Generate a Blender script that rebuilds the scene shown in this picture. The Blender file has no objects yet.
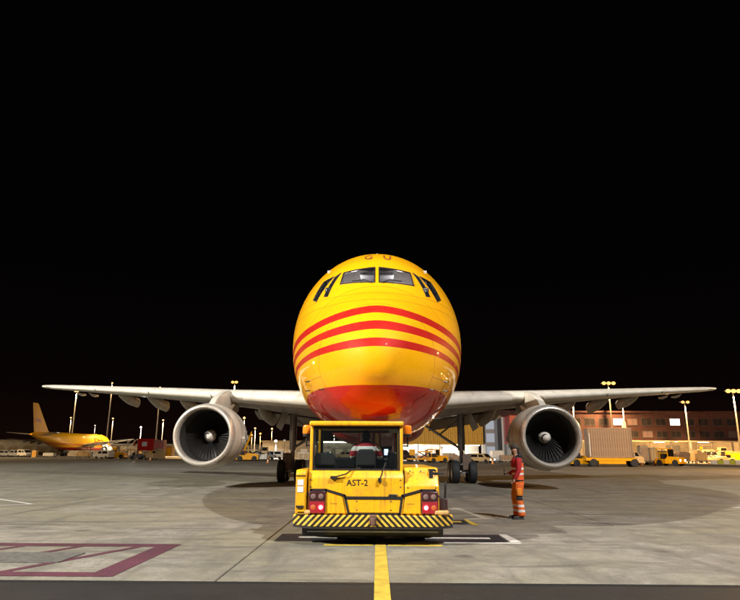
import bpy, bmesh, math, random
from mathutils import Vector, Matrix
random.seed(7)
sc = bpy.context.scene
R = math.radians
PI = math.pi

# ------------------------------------------------------------------ camera
cam_d = bpy.data.cameras.new('camera'); cam = bpy.data.objects.new('camera', cam_d)
sc.collection.objects.link(cam); sc.camera = cam
cam_d.sensor_width = 36.0; cam_d.lens = 36.0 * 618.0 / 740.0
cam_d.clip_start = 0.1; cam_d.clip_end = 6000
_P, _Y, _R = R(13.9), R(0.70), R(0.27)
_f = Vector((-math.sin(_Y)*math.cos(_P), math.cos(_Y)*math.cos(_P), math.sin(_P)))
_r = _f.cross(Vector((0, 0, 1))).normalized(); _u = _r.cross(_f)
_r2 = _r*math.cos(_R) + _u*math.sin(_R); _u2 = -_r*math.sin(_R) + _u*math.cos(_R)
cam.matrix_world = Matrix(((_r2.x, _u2.x, -_f.x, -0.03), (_r2.y, _u2.y, -_f.y, 0.0), (_r2.z, _u2.z, -_f.z, 1.60), (0, 0, 0, 1)))

# ------------------------------------------------------------------ night sky
world = bpy.data.worlds.new('World'); sc.world = world; world.use_nodes = True
wt = world.node_tree; wt.nodes.clear()
wo = wt.nodes.new('ShaderNodeOutputWorld')
sky = wt.nodes.new('ShaderNodeTexSky'); sky.sky_type = 'NISHITA'; sky.sun_disc = False
sky.sun_elevation = R(-12); sky.sun_rotation = R(200)
bg1 = wt.nodes.new('ShaderNodeBackground'); bg1.inputs[1].default_value = 0.05
wt.links.new(sky.outputs[0], bg1.inputs[0])
tc = wt.nodes.new('ShaderNodeTexCoord'); sp = wt.nodes.new('ShaderNodeSeparateXYZ')
wt.links.new(tc.outputs['Generated'], sp.inputs[0])
rp = wt.nodes.new('ShaderNodeValToRGB')          # faint town glow low on the horizon
rp.color_ramp.elements[0].position = 0.0; rp.color_ramp.elements[0].color = (0.0058, 0.0022, 0.0016, 1)
rp.color_ramp.elements[1].position = 0.30; rp.color_ramp.elements[1].color = (0.0007, 0.0006, 0.0007, 1)
e = rp.color_ramp.elements.new(0.10); e.color = (0.0022, 0.0011, 0.0010, 1)
wt.links.new(sp.outputs['Z'], rp.inputs[0])
bg2 = wt.nodes.new('ShaderNodeBackground'); wt.links.new(rp.outputs[0], bg2.inputs[0]); bg2.inputs[1].default_value = 1.0
ad = wt.nodes.new('ShaderNodeAddShader')
wt.links.new(bg1.outputs[0], ad.inputs[0]); wt.links.new(bg2.outputs[0], ad.inputs[1])
wt.links.new(ad.outputs[0], wo.inputs['Surface'])

# ------------------------------------------------------------------ render / exposure
sc.render.engine = 'CYCLES'
sc.cycles.use_denoising = True
sc.cycles.max_bounces = 6; sc.cycles.diffuse_bounces = 3; sc.cycles.glossy_bounces = 4
sc.cycles.transmission_bounces = 4; sc.cycles.transparent_max_bounces = 8
sc.cycles.sample_clamp_indirect = 6.0
sc.cycles.caustics_reflective = False; sc.cycles.caustics_refractive = False
vs = sc.view_settings
vs.view_transform = 'Standard'; vs.look = 'None'; vs.gamma = 1.0; vs.exposure = 0.0; vs.use_curve_mapping = False

# floodlights that wash the stand: (mast x, y, height, watts, colour, aim, cone deg)
FLOODS = [
    ((20.0, -13.0, 38.0), 124000.0, (1.0, 0.97, 0.94), (0.0, 26.0, 1.0), 100),
    ((-57.0, -18.5, 38.0), 455000.0, (1.0, 0.93, 0.80), (3.0, 20.0, 1.0), 110),
]
SODIUM = (1.0, 0.55, 0.19); WARM = (1.0, 0.68, 0.34); COOL = (1.0, 0.93, 0.82)

# ------------------------------------------------------------------ helpers
class MB:
    def __init__(s): s.v = []; s.f = []
    def add(s, vs_, fs):
        n = len(s.v); s.v += [tuple(v) for v in vs_]; s.f += [tuple(i+n for i in f) for f in fs]; return s
    def box(s, x0, x1, y0, y1, z0, z1):
        return s.add([(x0,y0,z0),(x1,y0,z0),(x1,y1,z0),(x0,y1,z0),(x0,y0,z1),(x1,y0,z1),(x1,y1,z1),(x0,y1,z1)],
                     [(0,3,2,1),(4,5,6,7),(0,1,5,4),(1,2,6,5),(2,3,7,6),(3,0,4,7)])
    def loft(s, rings, cap0=True, cap1=True):
        n = len(rings[0]); vs_ = [p for r in rings for p in r]; fs = []
        for i in range(len(rings)-1):
            for j in range(n):
                k = (j+1) % n
                fs.append((i*n+j, i*n+k, (i+1)*n+k, (i+1)*n+j))
        if cap0: fs.append(tuple(reversed(range(n))))
        if cap1: fs.append(tuple(range((len(rings)-1)*n, len(rings)*n)))
        return s.add(vs_, fs)
    def tube(s, p0, p1, r0, r1=None, n=12, cap=True):
        r1 = r0 if r1 is None else r1
        p0, p1 = Vector(p0), Vector(p1); d = (p1-p0).normalized()
        a = d.orthogonal().normalized(); b = d.cross(a)
        ring = lambda p, r: [p + a*(r*math.cos(2*PI*i/n)) + b*(r*math.sin(2*PI*i/n)) for i in range(n)]
        return s.loft([ring(p0, r0), ring(p1, r1)], cap, cap)
    def path(s, pts, r, n=8):
        for i in range(len(pts)-1): s.tube(pts[i], pts[i+1], r, r, n)
        return s
    def lathe(s, prof, o, d, n=32, cap0=False, cap1=False):
        # prof: [(along, radius)]
        o, d = Vector(o), Vector(d).normalized(); a = d.orthogonal().normalized(); b = d.cross(a)
        rings = [[o + d*t + a*(r*math.cos(2*PI*i/n)) + b*(r*math.sin(2*PI*i/n)) for i in range(n)] for t, r in prof]
        return s.loft(rings, cap0, cap1)
    def prism(s, poly, axis, lo, hi):
        def m(u, v, w):
            return {'x': (w, u, v), 'y': (u, w, v), 'z': (u, v, w)}[axis]
        return s.loft([[m(u, v, lo) for u, v in poly], [m(u, v, hi) for u, v in poly]])
    def build(s, name, mat, parent=None, smooth=False, bevel=0.0, seg=2, angle=35):
        me = bpy.data.meshes.new(name)
        me.from_pydata(s.v, [], s.f)
        bm = bmesh.new(); bm.from_mesh(me)
        bmesh.ops.recalc_face_normals(bm, faces=bm.faces)
        bm.to_mesh(me); bm.free()
        return finish(name, me, mat, parent, smooth, bevel, seg, angle)

def finish(name, me, mat, parent=None, smooth=False, bevel=0.0, seg=2, angle=35):
    o = bpy.data.objects.new(name, me); sc.collection.objects.link(o)
    if mat is not None: me.materials.append(mat)
    if parent is not None: o.parent = parent
    if bevel:
        b = o.modifiers.new('bevel', 'BEVEL'); b.width = bevel; b.segments = seg; b.limit_method = 'ANGLE'; b.angle_limit = R(30)
    if smooth or bevel:
        me.polygons.foreach_set('use_smooth', [True]*len(me.polygons))
        try: me.set_sharp_from_angle(angle=R(angle))
        except Exception: pass
    return o

def thing(name, label, cat, loc=(0,0,0), rz=0.0, group=None):
    o = bpy.data.objects.new(name, None); sc.collection.objects.link(o)
    o.location = loc; o.rotation_euler = (0, 0, rz); o.empty_display_size = 0.3
    o['label'] = label; o['category'] = cat
    if group: o['group'] = group
    return o
def tag(o, label, cat, group=None):
    o['label'] = label; o['category'] = cat
    if group: o['group'] = group
    return o
def struct(o): o['kind'] = 'structure'; return o
def stuff(o): o['kind'] = 'stuff'; return o
def copy_tree(o, parent=None, skip=()):
    c = o.copy(); sc.collection.objects.link(c); c.parent = parent
    for ch in list(o.children):
        if ch.name.split('.')[0] not in skip: copy_tree(ch, c, skip)
    return c
def bake(o):
    dg = bpy.context.evaluated_depsgraph_get(); dg.update()
    me = bpy.data.meshes.new_from_object(o.evaluated_get(dg))
    nm = o.name; bpy.data.objects.remove(o); return me

def text_mesh(body, size, depth=0.002, bold=0.0):
    cu = bpy.data.curves.new('t', 'FONT'); cu.body = body; cu.size = size; cu.extrude = depth; cu.offset = bold
    cu.resolution_u = 3
    o = bpy.data.objects.new('t', cu); sc.collection.objects.link(o)
    me = bake(o); bpy.data.curves.remove(cu); return me
def skin(name, pts, edges, mat, parent, sub=2, root=0):
    # pts: (x,y,z,r) or (x,y,z,rx,ry)
    me = bpy.data.meshes.new(name); me.from_pydata([p[:3] for p in pts], edges, [])
    o = bpy.data.objects.new(name+'_s', me); sc.collection.objects.link(o)
    o.modifiers.new('s', 'SKIN')
    sv = me.skin_vertices[0].data
    for i, p in enumerate(pts):
        sv[i].radius = (p[3], p[4] if len(p) > 4 else p[3]); sv[i].use_root = (i == root)
    m = o.modifiers.new('d', 'SUBSURF'); m.levels = sub; m.render_levels = sub
    nm = bake(o)
    return finish(name, nm, mat, parent, smooth=True, angle=80)

def limb(name, pts, mat, parent, side=(0, 1, 0), n=20, cap=(True, True)):
    # smooth tube through pts (x,y,z,ra,rb): ra along `side`, rb across it; rounded ends
    P = []
    m = len(pts)
    for i in range(m-1):
        p0, p1, p2, p3 = pts[max(0, i-1)], pts[i], pts[i+1], pts[min(m-1, i+2)]
        for k in range(5):
            t = k/5
            P.append([0.5*((2*b)+(-a+c)*t+(2*a-5*b+4*c-d)*t*t+(-a+3*b-3*c+d)*t**3) for a, b, c, d in zip(p0, p1, p2, p3)])
    P.append(list(pts[-1])); rings = []; sd = Vector(side)
    def ring(c, tg, ra, rb):
        a = (sd-tg*sd.dot(tg)).normalized(); b = tg.cross(a)
        return [c+a*(ra*math.cos(2*PI*j/n))+b*(rb*math.sin(2*PI*j/n)) for j in range(n)]
    for i, p in enumerate(P):
        q0, q1 = P[max(0, i-1)], P[min(len(P)-1, i+1)]
        tg = (Vector(q1[:3])-Vector(q0[:3])).normalized(); c = Vector(p[:3])
        if i == 0 and cap[0]:
            for f, g in ((0.55, 0.35), (0.30, 0.75), (0.12, 0.93)): rings.append(ring(c-tg*f*min(p[3], p[4]), tg, p[3]*g, p[4]*g))
        rings.append(ring(c, tg, p[3], p[4]))
        if i == len(P)-1 and cap[1]:
            for f, g in ((0.12, 0.93), (0.30, 0.75), (0.55, 0.35)): rings.append(ring(c+tg*f*min(p[3], p[4]), tg, p[3]*g, p[4]*g))
    return MB().loft(rings).build(name, mat, parent, smooth=True, angle=70)

# ------------------------------------------------------------------ materials
def nt(name):
    m = bpy.data.materials.new(name); m.use_nodes = True
    t = m.node_tree; b = t.nodes['Principled BSDF']; return m, t, b
class N:
    """tiny node-graph helper"""
    def __init__(s, t): s.t = t
    def new(s, kind, **kw):
        n = s.t.nodes.new(kind)
        for k, v in kw.items(): setattr(n, k, v)
        return n
    def link(s, a, b): s.t.links.new(a, b)
    def val(s, sock, x):
        if isinstance(x, (int, float)): sock.default_value = x
        elif isinstance(x, tuple): sock.default_value = x if len(x) == len(sock.default_value) else (*x, 1)
        else: s.link(x, sock)
    def math(s, op, a, b=None, c=None):
        n = s.new('ShaderNodeMath', operation=op)
        for i, x in enumerate((a, b, c)):
            if x is not None: s.val(n.inputs[i], x)
        return n.outputs[0]
    def mix(s, f, a, b, blend='MIX'):
        n = s.new('ShaderNodeMix', data_type='RGBA', blend_type=blend)
        s.val(n.inputs[0], f); s.val(n.inputs[6], a); s.val(n.inputs[7], b); return n.outputs[2]
    def noise(s, vec, scale, detail=4, rough=0.55, dist=0.0):
        n = s.new('ShaderNodeTexNoise'); n.inputs['Scale'].default_value = scale
        n.inputs['Detail'].default_value = detail; n.inputs['Roughness'].default_value = rough; n.inputs['Distortion'].default_value = dist
        if vec is not None: s.link(vec, n.inputs['Vector'])
        return n.outputs['Fac']
    def ramp(s, f, stops):
        n = s.new('ShaderNodeValToRGB'); cr = n.color_ramp
        while len(cr.elements) < len(stops): cr.elements.new(0.5)
        for e_, (p, c) in zip(cr.elements, stops):
            e_.position = p; e_.color = (*c, 1) if isinstance(c, tuple) else (c, c, c, 1)
        s.link(f, n.inputs[0]); return n.outputs[0]
    def mapping(s, vec, scale=(1,1,1), rot=(0,0,0)):
        n = s.new('ShaderNodeMapping'); n.inputs['Scale'].default_value = scale; n.inputs['Rotation'].default_value = rot
        s.link(vec, n.inputs['Vector']); return n.outputs[0]
    def bump(s, h, strength, dist=0.02):
        n = s.new('ShaderNodeBump'); n.inputs['Strength'].default_value = strength; n.inputs['Distance'].default_value = dist
        s.link(h, n.inputs['Height']); return n.outputs[0]

def paint(name, col, rough=0.45, metal=0.0, coat=0.0, dirt=0.12, scale=6.0, bump=0.0):
    m, t, b = nt(name); n = N(t)
    c = n.new('ShaderNodeTexCoord').outputs['Object']
    f = n.noise(c, scale, 6, 0.65)
    dark = tuple(x*(1-2.2*dirt) + 0.02*dirt for x in col)
    cc = n.mix(n.ramp(f, [(0.35, 0.0), (0.75, 1.0)]), col, dark)
    n.link(cc, b.inputs['Base Color'])
    n.link(n.ramp(n.noise(c, scale*2.3, 4), [(0.3, max(0.03, rough*0.8)), (0.8, min(1, rough*1.25))]), b.inputs['Roughness'])
    b.inputs['Metallic'].default_value = metal
    if coat: b.inputs['Coat Weight'].default_value = coat; b.inputs['Coat Roughness'].default_value = 0.06
    if bump: n.link(n.bump(n.noise(c, scale*8, 3), bump), b.inputs['Normal'])
    return m
def emit(name, col, strength):
    m, t, b = nt(name)
    b.inputs['Base Color'].default_value = (*[min(1, c)*0.12 for c in col], 1)
    b.inputs['Emission Color'].default_value = (*col, 1); b.inputs['Emission Strength'].default_value = strength
    return m
def glass(name, tint=(0.02, 0.025, 0.03), clear=0.75):
    m, t, b = nt(name); n = N(t)
    out = t.nodes['Material Output']
    tr = n.new('ShaderNodeBsdfTransparent'); tr.inputs[0].default_value = (0.86, 0.90, 0.90, 1)
    gl = n.new('ShaderNodeBsdfGlossy'); gl.inputs['Roughness'].default_value = 0.02; gl.inputs[0].default_value = (0.9, 0.9, 0.9, 1)
    b.inputs['Base Color'].default_value = (*tint, 1); b.inputs['Roughness'].default_value = 0.05
    m1 = n.new('ShaderNodeMixShader'); m1.inputs[0].default_value = clear
    n.link(b.outputs[0], m1.inputs[1]); n.link(tr.outputs[0], m1.inputs[2])
    lw = n.new('ShaderNodeLayerWeight'); lw.inputs[0].default_value = 0.5
    fz = n.math('MULTIPLY_ADD', n.math('POWER', lw.outputs['Facing'], 5.0), 0.90, 0.035)
    m2 = n.new('ShaderNodeMixShader'); n.link(fz, m2.inputs[0])
    n.link(m1.outputs[0], m2.inputs[1]); n.link(gl.outputs[0], m2.inputs[2])
    n.link(m2.outputs[0], out.inputs['Surface'])
    return m

YEL = (0.83, 0.385, 0.002); RED = (0.46, 0.012, 0.008)
M = {}
M['yellow'] = paint('yellow_paint', YEL, 0.32, 0, 0.3, 0.10, 3.0)
M['tug_yellow'] = paint('tug_yellow_paint', (0.80, 0.385, 0.004), 0.42, 0, 0.25, 0.16, 5.0)
def worn_paint(name, col):
    m, t, b = nt(name); n = N(t)
    c = n.new('ShaderNodeTexCoord').outputs['Object']
    f = n.noise(c, 3.5, 7, 0.7); g_ = n.noise(c, 26, 4, 0.6)
    cc = n.mix(n.ramp(f, [(0.42, 0.0), (0.66, 0.55)]), col, tuple(x*0.55 for x in col))
    dr = n.noise(n.mapping(c, (16, 4, 1.1)), 1.0, 5, 0.65)
    cc = n.mix(n.math('MULTIPLY', n.ramp(dr, [(0.55, 0.0), (0.70, 1.0)]), 0.45), cc, (0.16, 0.075, 0.02))
    scr = n.math('LESS_THAN', n.math('ABSOLUTE', n.math('SUBTRACT', n.noise(n.mapping(c, (1, 1, 3.5), (0, 0.5, 0)), 2.6, 4, 0.55, 1.5), 0.5)), 0.0028)
    cc = n.mix(n.math('MULTIPLY', scr, 0.6), cc, (0.10, 0.06, 0.03))
    ch_ = n.math('MULTIPLY', n.ramp(g_, [(0.68, 0.0), (0.70, 1.0)]), 0.8)
    cc = n.mix(ch_, cc, (0.07, 0.05, 0.04))
    n.link(cc, b.inputs['Base Color'])
    n.link(n.ramp(f, [(0.3, 0.34), (0.7, 0.60)]), b.inputs['Roughness'])
    b.inputs['Coat Weight'].default_value = 0.2; b.inputs['Coat Roughness'].default_value = 0.12
    n.link(n.bump(n.noise(c, 2.2, 3), 0.20, 0.05), b.inputs['Normal'])
    return m
M['tug_yellow'] = worn_paint('worn_tug_yellow', (0.82, 0.40, 0.004))
M['red'] = paint('red_paint', RED, 0.35, 0, 0.3, 0.10)
M['dark_red'] = paint('dark_red_cladding', (0.045, 0.010, 0.011), 0.8, 0, 0, 0.3, 0.6)
M['pink'] = paint('faded_pink_paint', (0.5, 0.16, 0.14), 0.5)
M['white'] = paint('white_paint', (0.72, 0.70, 0.66), 0.4, 0, 0.15, 0.12)
M['cream'] = paint('cream_wing_paint', (0.70, 0.66, 0.58), 0.38, 0, 0.1, 0.12, 1.2)
M['lower_grey'] = paint('grey_wing_underside', (0.42, 0.38, 0.33), 0.45, 0, 0, 0.22, 1.2)
M['pod'] = paint('flap_fairing_paint', (0.66, 0.60, 0.52), 0.45, 0, 0, 0.25, 3)
M['lip'] = paint('polished_intake_lip', (0.78, 0.73, 0.66), 0.30, 0.55, 0, 0.06, 2)
M['barrel'] = paint('dark_intake_barrel', (0.050, 0.048, 0.046), 0.5, 0.0, 0, 0.2, 3)
M['fan'] = paint('dark_fan_metal', (0.055, 0.053, 0.052), 0.34, 0.4, 0, 0.1, 4)
M['metal'] = paint('dull_metal', (0.42, 0.41, 0.40), 0.4, 0.8, 0, 0.2, 6)
M['dark_metal'] = paint('dark_metal', (0.10, 0.10, 0.11), 0.45, 0.5, 0, 0.2, 6)
M['gear_brown'] = paint('brownish_gear_cover', (0.16, 0.11, 0.08), 0.5, 0.1, 0, 0.2, 6)
M['strut'] = paint('gear_strut_paint', (0.36, 0.36, 0.38), 0.35, 0.3, 0.1, 0.2, 4)
M['tyre'] = paint('tyre_rubber', (0.014, 0.015, 0.018), 0.75, 0, 0, 0.15, 8, 0.2)
M['black'] = paint('black_rubber', (0.016, 0.016, 0.017), 0.55, 0, 0, 0.1)
M['black_trim'] = paint('black_trim', (0.02, 0.02, 0.022), 0.35, 0, 0.1, 0.05)
M['seat'] = paint('dark_seat_fabric', (0.020, 0.018, 0.020), 0.9, 0, 0, 0.1, 20, 0.3)
M['interior'] = paint('pale_cockpit_lining', (0.42, 0.40, 0.40), 0.7)
M['beige'] = paint('beige_cladding', (0.40, 0.33, 0.24), 0.6, 0, 0, 0.18, 0.4)
M['concrete_wall'] = paint('pale_wall', (0.55, 0.50, 0.42), 0.8, 0, 0, 0.2, 0.5)
M['grey_box'] = paint('grey_paint', (0.25, 0.26, 0.28), 0.5)
M['corrugated'] = paint('brown_container_paint', (0.36, 0.24, 0.15), 0.5, 0, 0, 0.2, 1.5)
M['pole'] = paint('galvanised_pole', (0.20, 0.18, 0.16), 0.5, 0.3, 0, 0.15, 1)
M['orange_lens'] = paint('orange_beacon_lens', (0.85, 0.22, 0.01), 0.25, 0, 0.4, 0.05)
M['orange_lens'].node_tree.nodes['Principled BSDF'].inputs['Emission Color'].default_value = (1, 0.22, 0.01, 1)
M['orange_lens'].node_tree.nodes['Principled BSDF'].inputs['Emission Strength'].default_value = 0.12
M['red_lamp'] = emit('lit_red_tail_lamp', (1.0, 0.012, 0.025), 3.2)
M['red_core'] = emit('lit_red_lamp_core', (1.0, 0.30, 0.30), 7.0)
M['amber'] = emit('amber_lamp', (1.0, 0.20, 0.03), 0.55)
M['dim_lens'] = paint('clear_ribbed_lens', (0.20, 0.13, 0.12), 0.2, 0, 0.5, 0.2, 30)
M['red_lens'] = paint('red_reflector_lens', (0.32, 0.02, 0.03), 0.2, 0, 0.5, 0.1, 30)
M['glass'] = glass('cab_glass', clear=0.92)
M['cockpit_glass'] = glass('cockpit_glass', clear=0.80)
M['dark_glass'] = paint('dark_window_glass', (0.012, 0.013, 0.016), 0.08, 0, 0.3, 0.1)
M['office_glass'] = paint('office_window_glass', (0.030, 0.026, 0.030), 0.12, 0, 0.3, 0.3, 0.5)
M['lit_window'] = emit('lit_window', (1.0, 0.93, 0.88), 3.0)
M['warm_window'] = emit('warm_lit_window', (1.0, 0.72, 0.45), 0.35)
M['headlight'] = emit('lit_headlight', (1.0, 0.93, 0.82), 30.0)
M['tube'] = emit('fluorescent_tube', (1.0, 0.90, 0.74), 9.0)
M['lamp_sodium'] = emit('sodium_lamp', (1.0, 0.46, 0.12), 2.4); M['core_sodium'] = emit('sodium_core', (1.0, 0.72, 0.38), 90.0)
M['lamp_warm'] = emit('warm_lamp', (1.0, 0.58, 0.24), 2.6); M['core_warm'] = emit('warm_core', (1.0, 0.80, 0.52), 90.0)
M['lamp_cool'] = emit('cool_lamp', (1.0, 0.86, 0.68), 6.0); M['core_cool'] = emit('cool_core', COOL, 90.0)
M['skin'] = paint('skin', (0.45, 0.25, 0.17), 0.5, 0, 0, 0.08)
M['hair'] = paint('dark_hair', (0.012, 0.010, 0.009), 0.8, 0, 0, 0.1, 30)
M['cap'] = paint('dark_cap_cloth', (0.045, 0.035, 0.026), 0.85, 0, 0, 0.2, 20)
M['orange_cloth'] = paint('orange_cloth', (0.80, 0.13, 0.02), 0.8, 0, 0, 0.12, 14, 0.2)
M['red_cloth'] = paint('red_cloth', (0.42, 0.012, 0.018), 0.8, 0, 0, 0.15, 14, 0.2)
M['amber_cloth'] = paint('amber_cloth', (0.78, 0.25, 0.015), 0.8, 0, 0, 0.12, 14, 0.2)
M['black_cloth'] = paint('black_cloth', (0.014, 0.013, 0.016), 0.85, 0, 0, 0.1, 14, 0.2)
M['reflective'] = paint('reflective_tape', (0.82, 0.80, 0.78), 0.35, 0, 0, 0.06, 20)
M['marking_yellow'] = paint('yellow_road_paint', (0.56, 0.40, 0.045), 0.7, 0, 0, 0.25, 4)
M['marking_white'] = paint('white_road_paint', (0.62, 0.60, 0.56), 0.7, 0, 0, 0.2, 4)
M['marking_black'] = paint('black_road_paint', (0.018, 0.020, 0.028), 0.5, 0, 0, 0.2, 4)
M['sticker'] = paint('white_sticker', (0.7, 0.7, 0.72), 0.5)
M['fin_yellow'] = paint('matt_yellow_paint', YEL, 0.7, 0, 0, 0.08, 1.0)
M['stencil'] = paint('faded_stencil', (0.30, 0.14, 0.01), 0.6)
M['pale_seat'] = paint('pale_sheepskin', (0.55, 0.47, 0.46), 0.9)
M['tan'] = paint('tan_paint', (0.55, 0.38, 0.18), 0.5)
M['orange'] = paint('orange_paint', (0.75, 0.24, 0.02), 0.45)
M['lime'] = paint('lime_paint', (0.45, 0.50, 0.06), 0.5)
M['dock_yellow'] = paint('dock_yellow_cladding', (0.62, 0.34, 0.03), 0.6, 0, 0, 0.2, 0.6)
M['cool_window'] = emit('cool_lit_window', (0.75, 0.85, 1.0), 0.35)
M['warm_window_dim'] = emit('dim_lit_window', (0.8, 0.5, 0.4), 0.10)
M['office_glass2'] = paint('blind_drawn_window', (0.10, 0.075, 0.07), 0.4)
M['screen'] = emit('lit_tablet_screen', (0.55, 0.72, 1.0), 3.0)

def banded(name, base, bands, tape=(0.80, 0.78, 0.76), axis='Z'):
    """cloth with reflective tape bands at object-space heights"""
    m, t, b = nt(name); n = N(t)
    c = n.new('ShaderNodeTexCoord').outputs['Object']
    s = n.new('ShaderNodeSeparateXYZ'); n.link(c, s.inputs[0]); z = s.outputs[axis]
    mask = None
    for lo, hi in bands:
        k = n.math('MULTIPLY', n.math('GREATER_THAN', z, lo), n.math('LESS_THAN', z, hi))
        mask = k if mask is None else n.math('MAXIMUM', mask, k)
    f = n.noise(c, 16, 5)
    cl = n.mix(n.ramp(f, [(0.35, 0.0), (0.75, 1.0)]), base, tuple(x*0.7 for x in base))
    n.link(n.mix(mask, cl, tape), b.inputs['Base Color'])
    b.inputs['Roughness'].default_value = 0.75
    n.link(n.bump(n.noise(c, 30, 4), 0.25), b.inputs['Normal'])
    return m

def zoned(name, base, zones):
    """cloth with sewn-on zones: (colour, xlo, xhi, zlo, zhi) in object space"""
    m, t, b = nt(name); n = N(t)
    c = n.new('ShaderNodeTexCoord').outputs['Object']
    s = n.new('ShaderNodeSeparateXYZ'); n.link(c, s.inputs[0]); x, y, z = s.outputs
    col = base
    for cc_, x0, x1, z0, z1 in zones:
        k = n.math('MULTIPLY', n.math('MULTIPLY', n.math('GREATER_THAN', z, z0), n.math('LESS_THAN', z, z1)), n.math('MULTIPLY', n.math('GREATER_THAN', x, x0), n.math('LESS_THAN', x, x1)))
        col = n.mix(k, col, cc_)
    f = n.noise(c, 11, 5)
    n.link(n.mix(n.ramp(f, [(0.35, 0.0), (0.75, 0.45)]), col, (0.35, 0.32, 0.30), 'MULTIPLY'), b.inputs['Base Color'])
    b.inputs['Roughness'].default_value = 0.75
    n.link(n.bump(n.noise(c, 9, 4, 0.6, 1.0), 0.55, 0.03), b.inputs['Normal'])
    return m

def fuselage_material():
    m, t, b = nt('airline_livery'); n = N(t)
    c = n.new('ShaderNodeTexCoord').outputs['Object']
    s = n.new('ShaderNodeSeparateXYZ'); n.link(c, s.inputs[0]); x, y, z = s.outputs
    ax = n.math('SQRT', n.math('ADD', n.math('MULTIPLY', x, x), 0.06))
    ax = n.math('SUBTRACT', ax, 0.24)
    mask = n.math('LESS_THAN', z, n.math('MULTIPLY_ADD', ax, 0.03, 2.92))
    for t0, kt, b0, kb in ((4.73, -.185, 4.51, -.175), (4.29, -.135, 4.07, -.10), (3.87, -.08, 3.68, -.045)):
        k = n.math('MULTIPLY', n.math('LESS_THAN', z, n.math('MULTIPLY_ADD', ax, kt, t0)), n.math('GREATER_THAN', z, n.math('MULTIPLY_ADD', ax, kb, b0)))
        mask = n.math('MAXIMUM', mask, k)
    mask = n.math('MULTIPLY', mask, n.math('LESS_THAN', y, 46.0))
    f = n.noise(c, 2.2, 6, 0.65); f2 = n.noise(n.mapping(c, (3, 0.5, 3)), 1.5, 6, 0.7)
    base = n.mix(mask, YEL, RED)
    base = n.mix(n.math('MULTIPLY', n.ramp(f, [(0.45, 0.0), (0.8, 1.0)]), 0.10), base, (0.35, 0.17, 0.01), 'MULTIPLY')
    base = n.mix(n.math('MULTIPLY', n.ramp(f2, [(0.5, 0.0), (0.85, 1.0)]), 0.12), base, (0.25, 0.12, 0.02))
    # fine panel seams: rings along the fuselage and lengthwise joints
    seam = None
    for y0 in (1.02, 2.1, 3.9, 4.9, 6.1, 8.3, 10.7, 13.2):
        k = n.math('LESS_THAN', n.math('ABSOLUTE', n.math('SUBTRACT', y, y0)), 0.009)
        seam = k if seam is None else n.math('MAXIMUM', seam, k)
    lw = n.math('MULTIPLY', n.math('GREATER_THAN', y, 1.02), 1.0)
    for z0 in (3.18, 4.95, 5.22):
        k = n.math('MULTIPLY', lw, n.math('LESS_THAN', n.math('ABSOLUTE', n.math('SUBTRACT', z, z0)), 0.007))
        seam = n.math('MAXIMUM', seam, k)
    base = n.mix(n.math('MULTIPLY', seam, 0.6), base, (0.08, 0.03, 0.01))
    # rivet rows beside the ring seams
    rv = n.new('ShaderNodeTexVoronoi'); rv.inputs['Scale'].default_value = 9.0; n.link(c, rv.inputs['Vector'])
    base = n.mix(n.math('MULTIPLY', n.math('LESS_THAN', rv.outputs['Distance'], 0.09), 0.14), base, (0.25, 0.10, 0.01))
    # streaks of grime drawn back by the airflow
    gr = n.noise(n.mapping(c, (5, 0.35, 7)), 1.6, 6, 0.6)
    base = n.mix(n.math('MULTIPLY', n.ramp(gr, [(0.57, 0.0), (0.75, 1.0)]), 0.20), base, (0.22, 0.09, 0.012))
    n.link(base, b.inputs['Base Color'])
    b.inputs['Roughness'].default_value = 0.55; b.inputs['Specular IOR Level'].default_value = 0.12
    b.inputs['Coat Weight'].default_value = 0.62; b.inputs['Coat Roughness'].default_value = 0.010
    n.link(n.bump(n.noise(c, 0.55, 2), 0.05, 0.05), b.inputs['Normal'])
    return m
M['livery'] = fuselage_material()

def stripe_material():
    m, t, b = nt('black_yellow_chevrons'); n = N(t)
    c = n.new('ShaderNodeTexCoord').outputs['Object']
    s = n.new('ShaderNodeSeparateXYZ'); n.link(c, s.inputs[0]); x, y, z = s.outputs
    u = n.math('ADD', n.math('ABSOLUTE', x), n.math('MULTIPLY', z, 1.0))
    k = n.math('GREATER_THAN', n.math('FRACT', n.math('DIVIDE', u, 0.112)), 0.47)
    f = n.noise(c, 14, 5)
    yl = n.mix(n.ramp(f, [(0.4, 0.0), (0.75, 1.0)]), (0.78, 0.50, 0.06), (0.5, 0.30, 0.04))
    n.link(n.mix(k, yl, (0.018, 0.014, 0.014)), b.inputs['Base Color']); b.inputs['Roughness'].default_value = 0.4
    return m
M['chevron'] = stripe_material()

def spinner_material():
    m, t, b = nt('spinner_white_swirl'); n = N(t)
    c = n.new('ShaderNodeTexCoord').outputs['Object']
    n.link(n.ramp(n.noise(c, 5, 3), [(0.3, (0.62, 0.58, 0.5)), (0.7, (0.74, 0.70, 0.64))]), b.inputs['Base Color'])
    b.inputs['Roughness'].default_value = 0.4
    return m
M['spinner'] = spinner_material()

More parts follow.
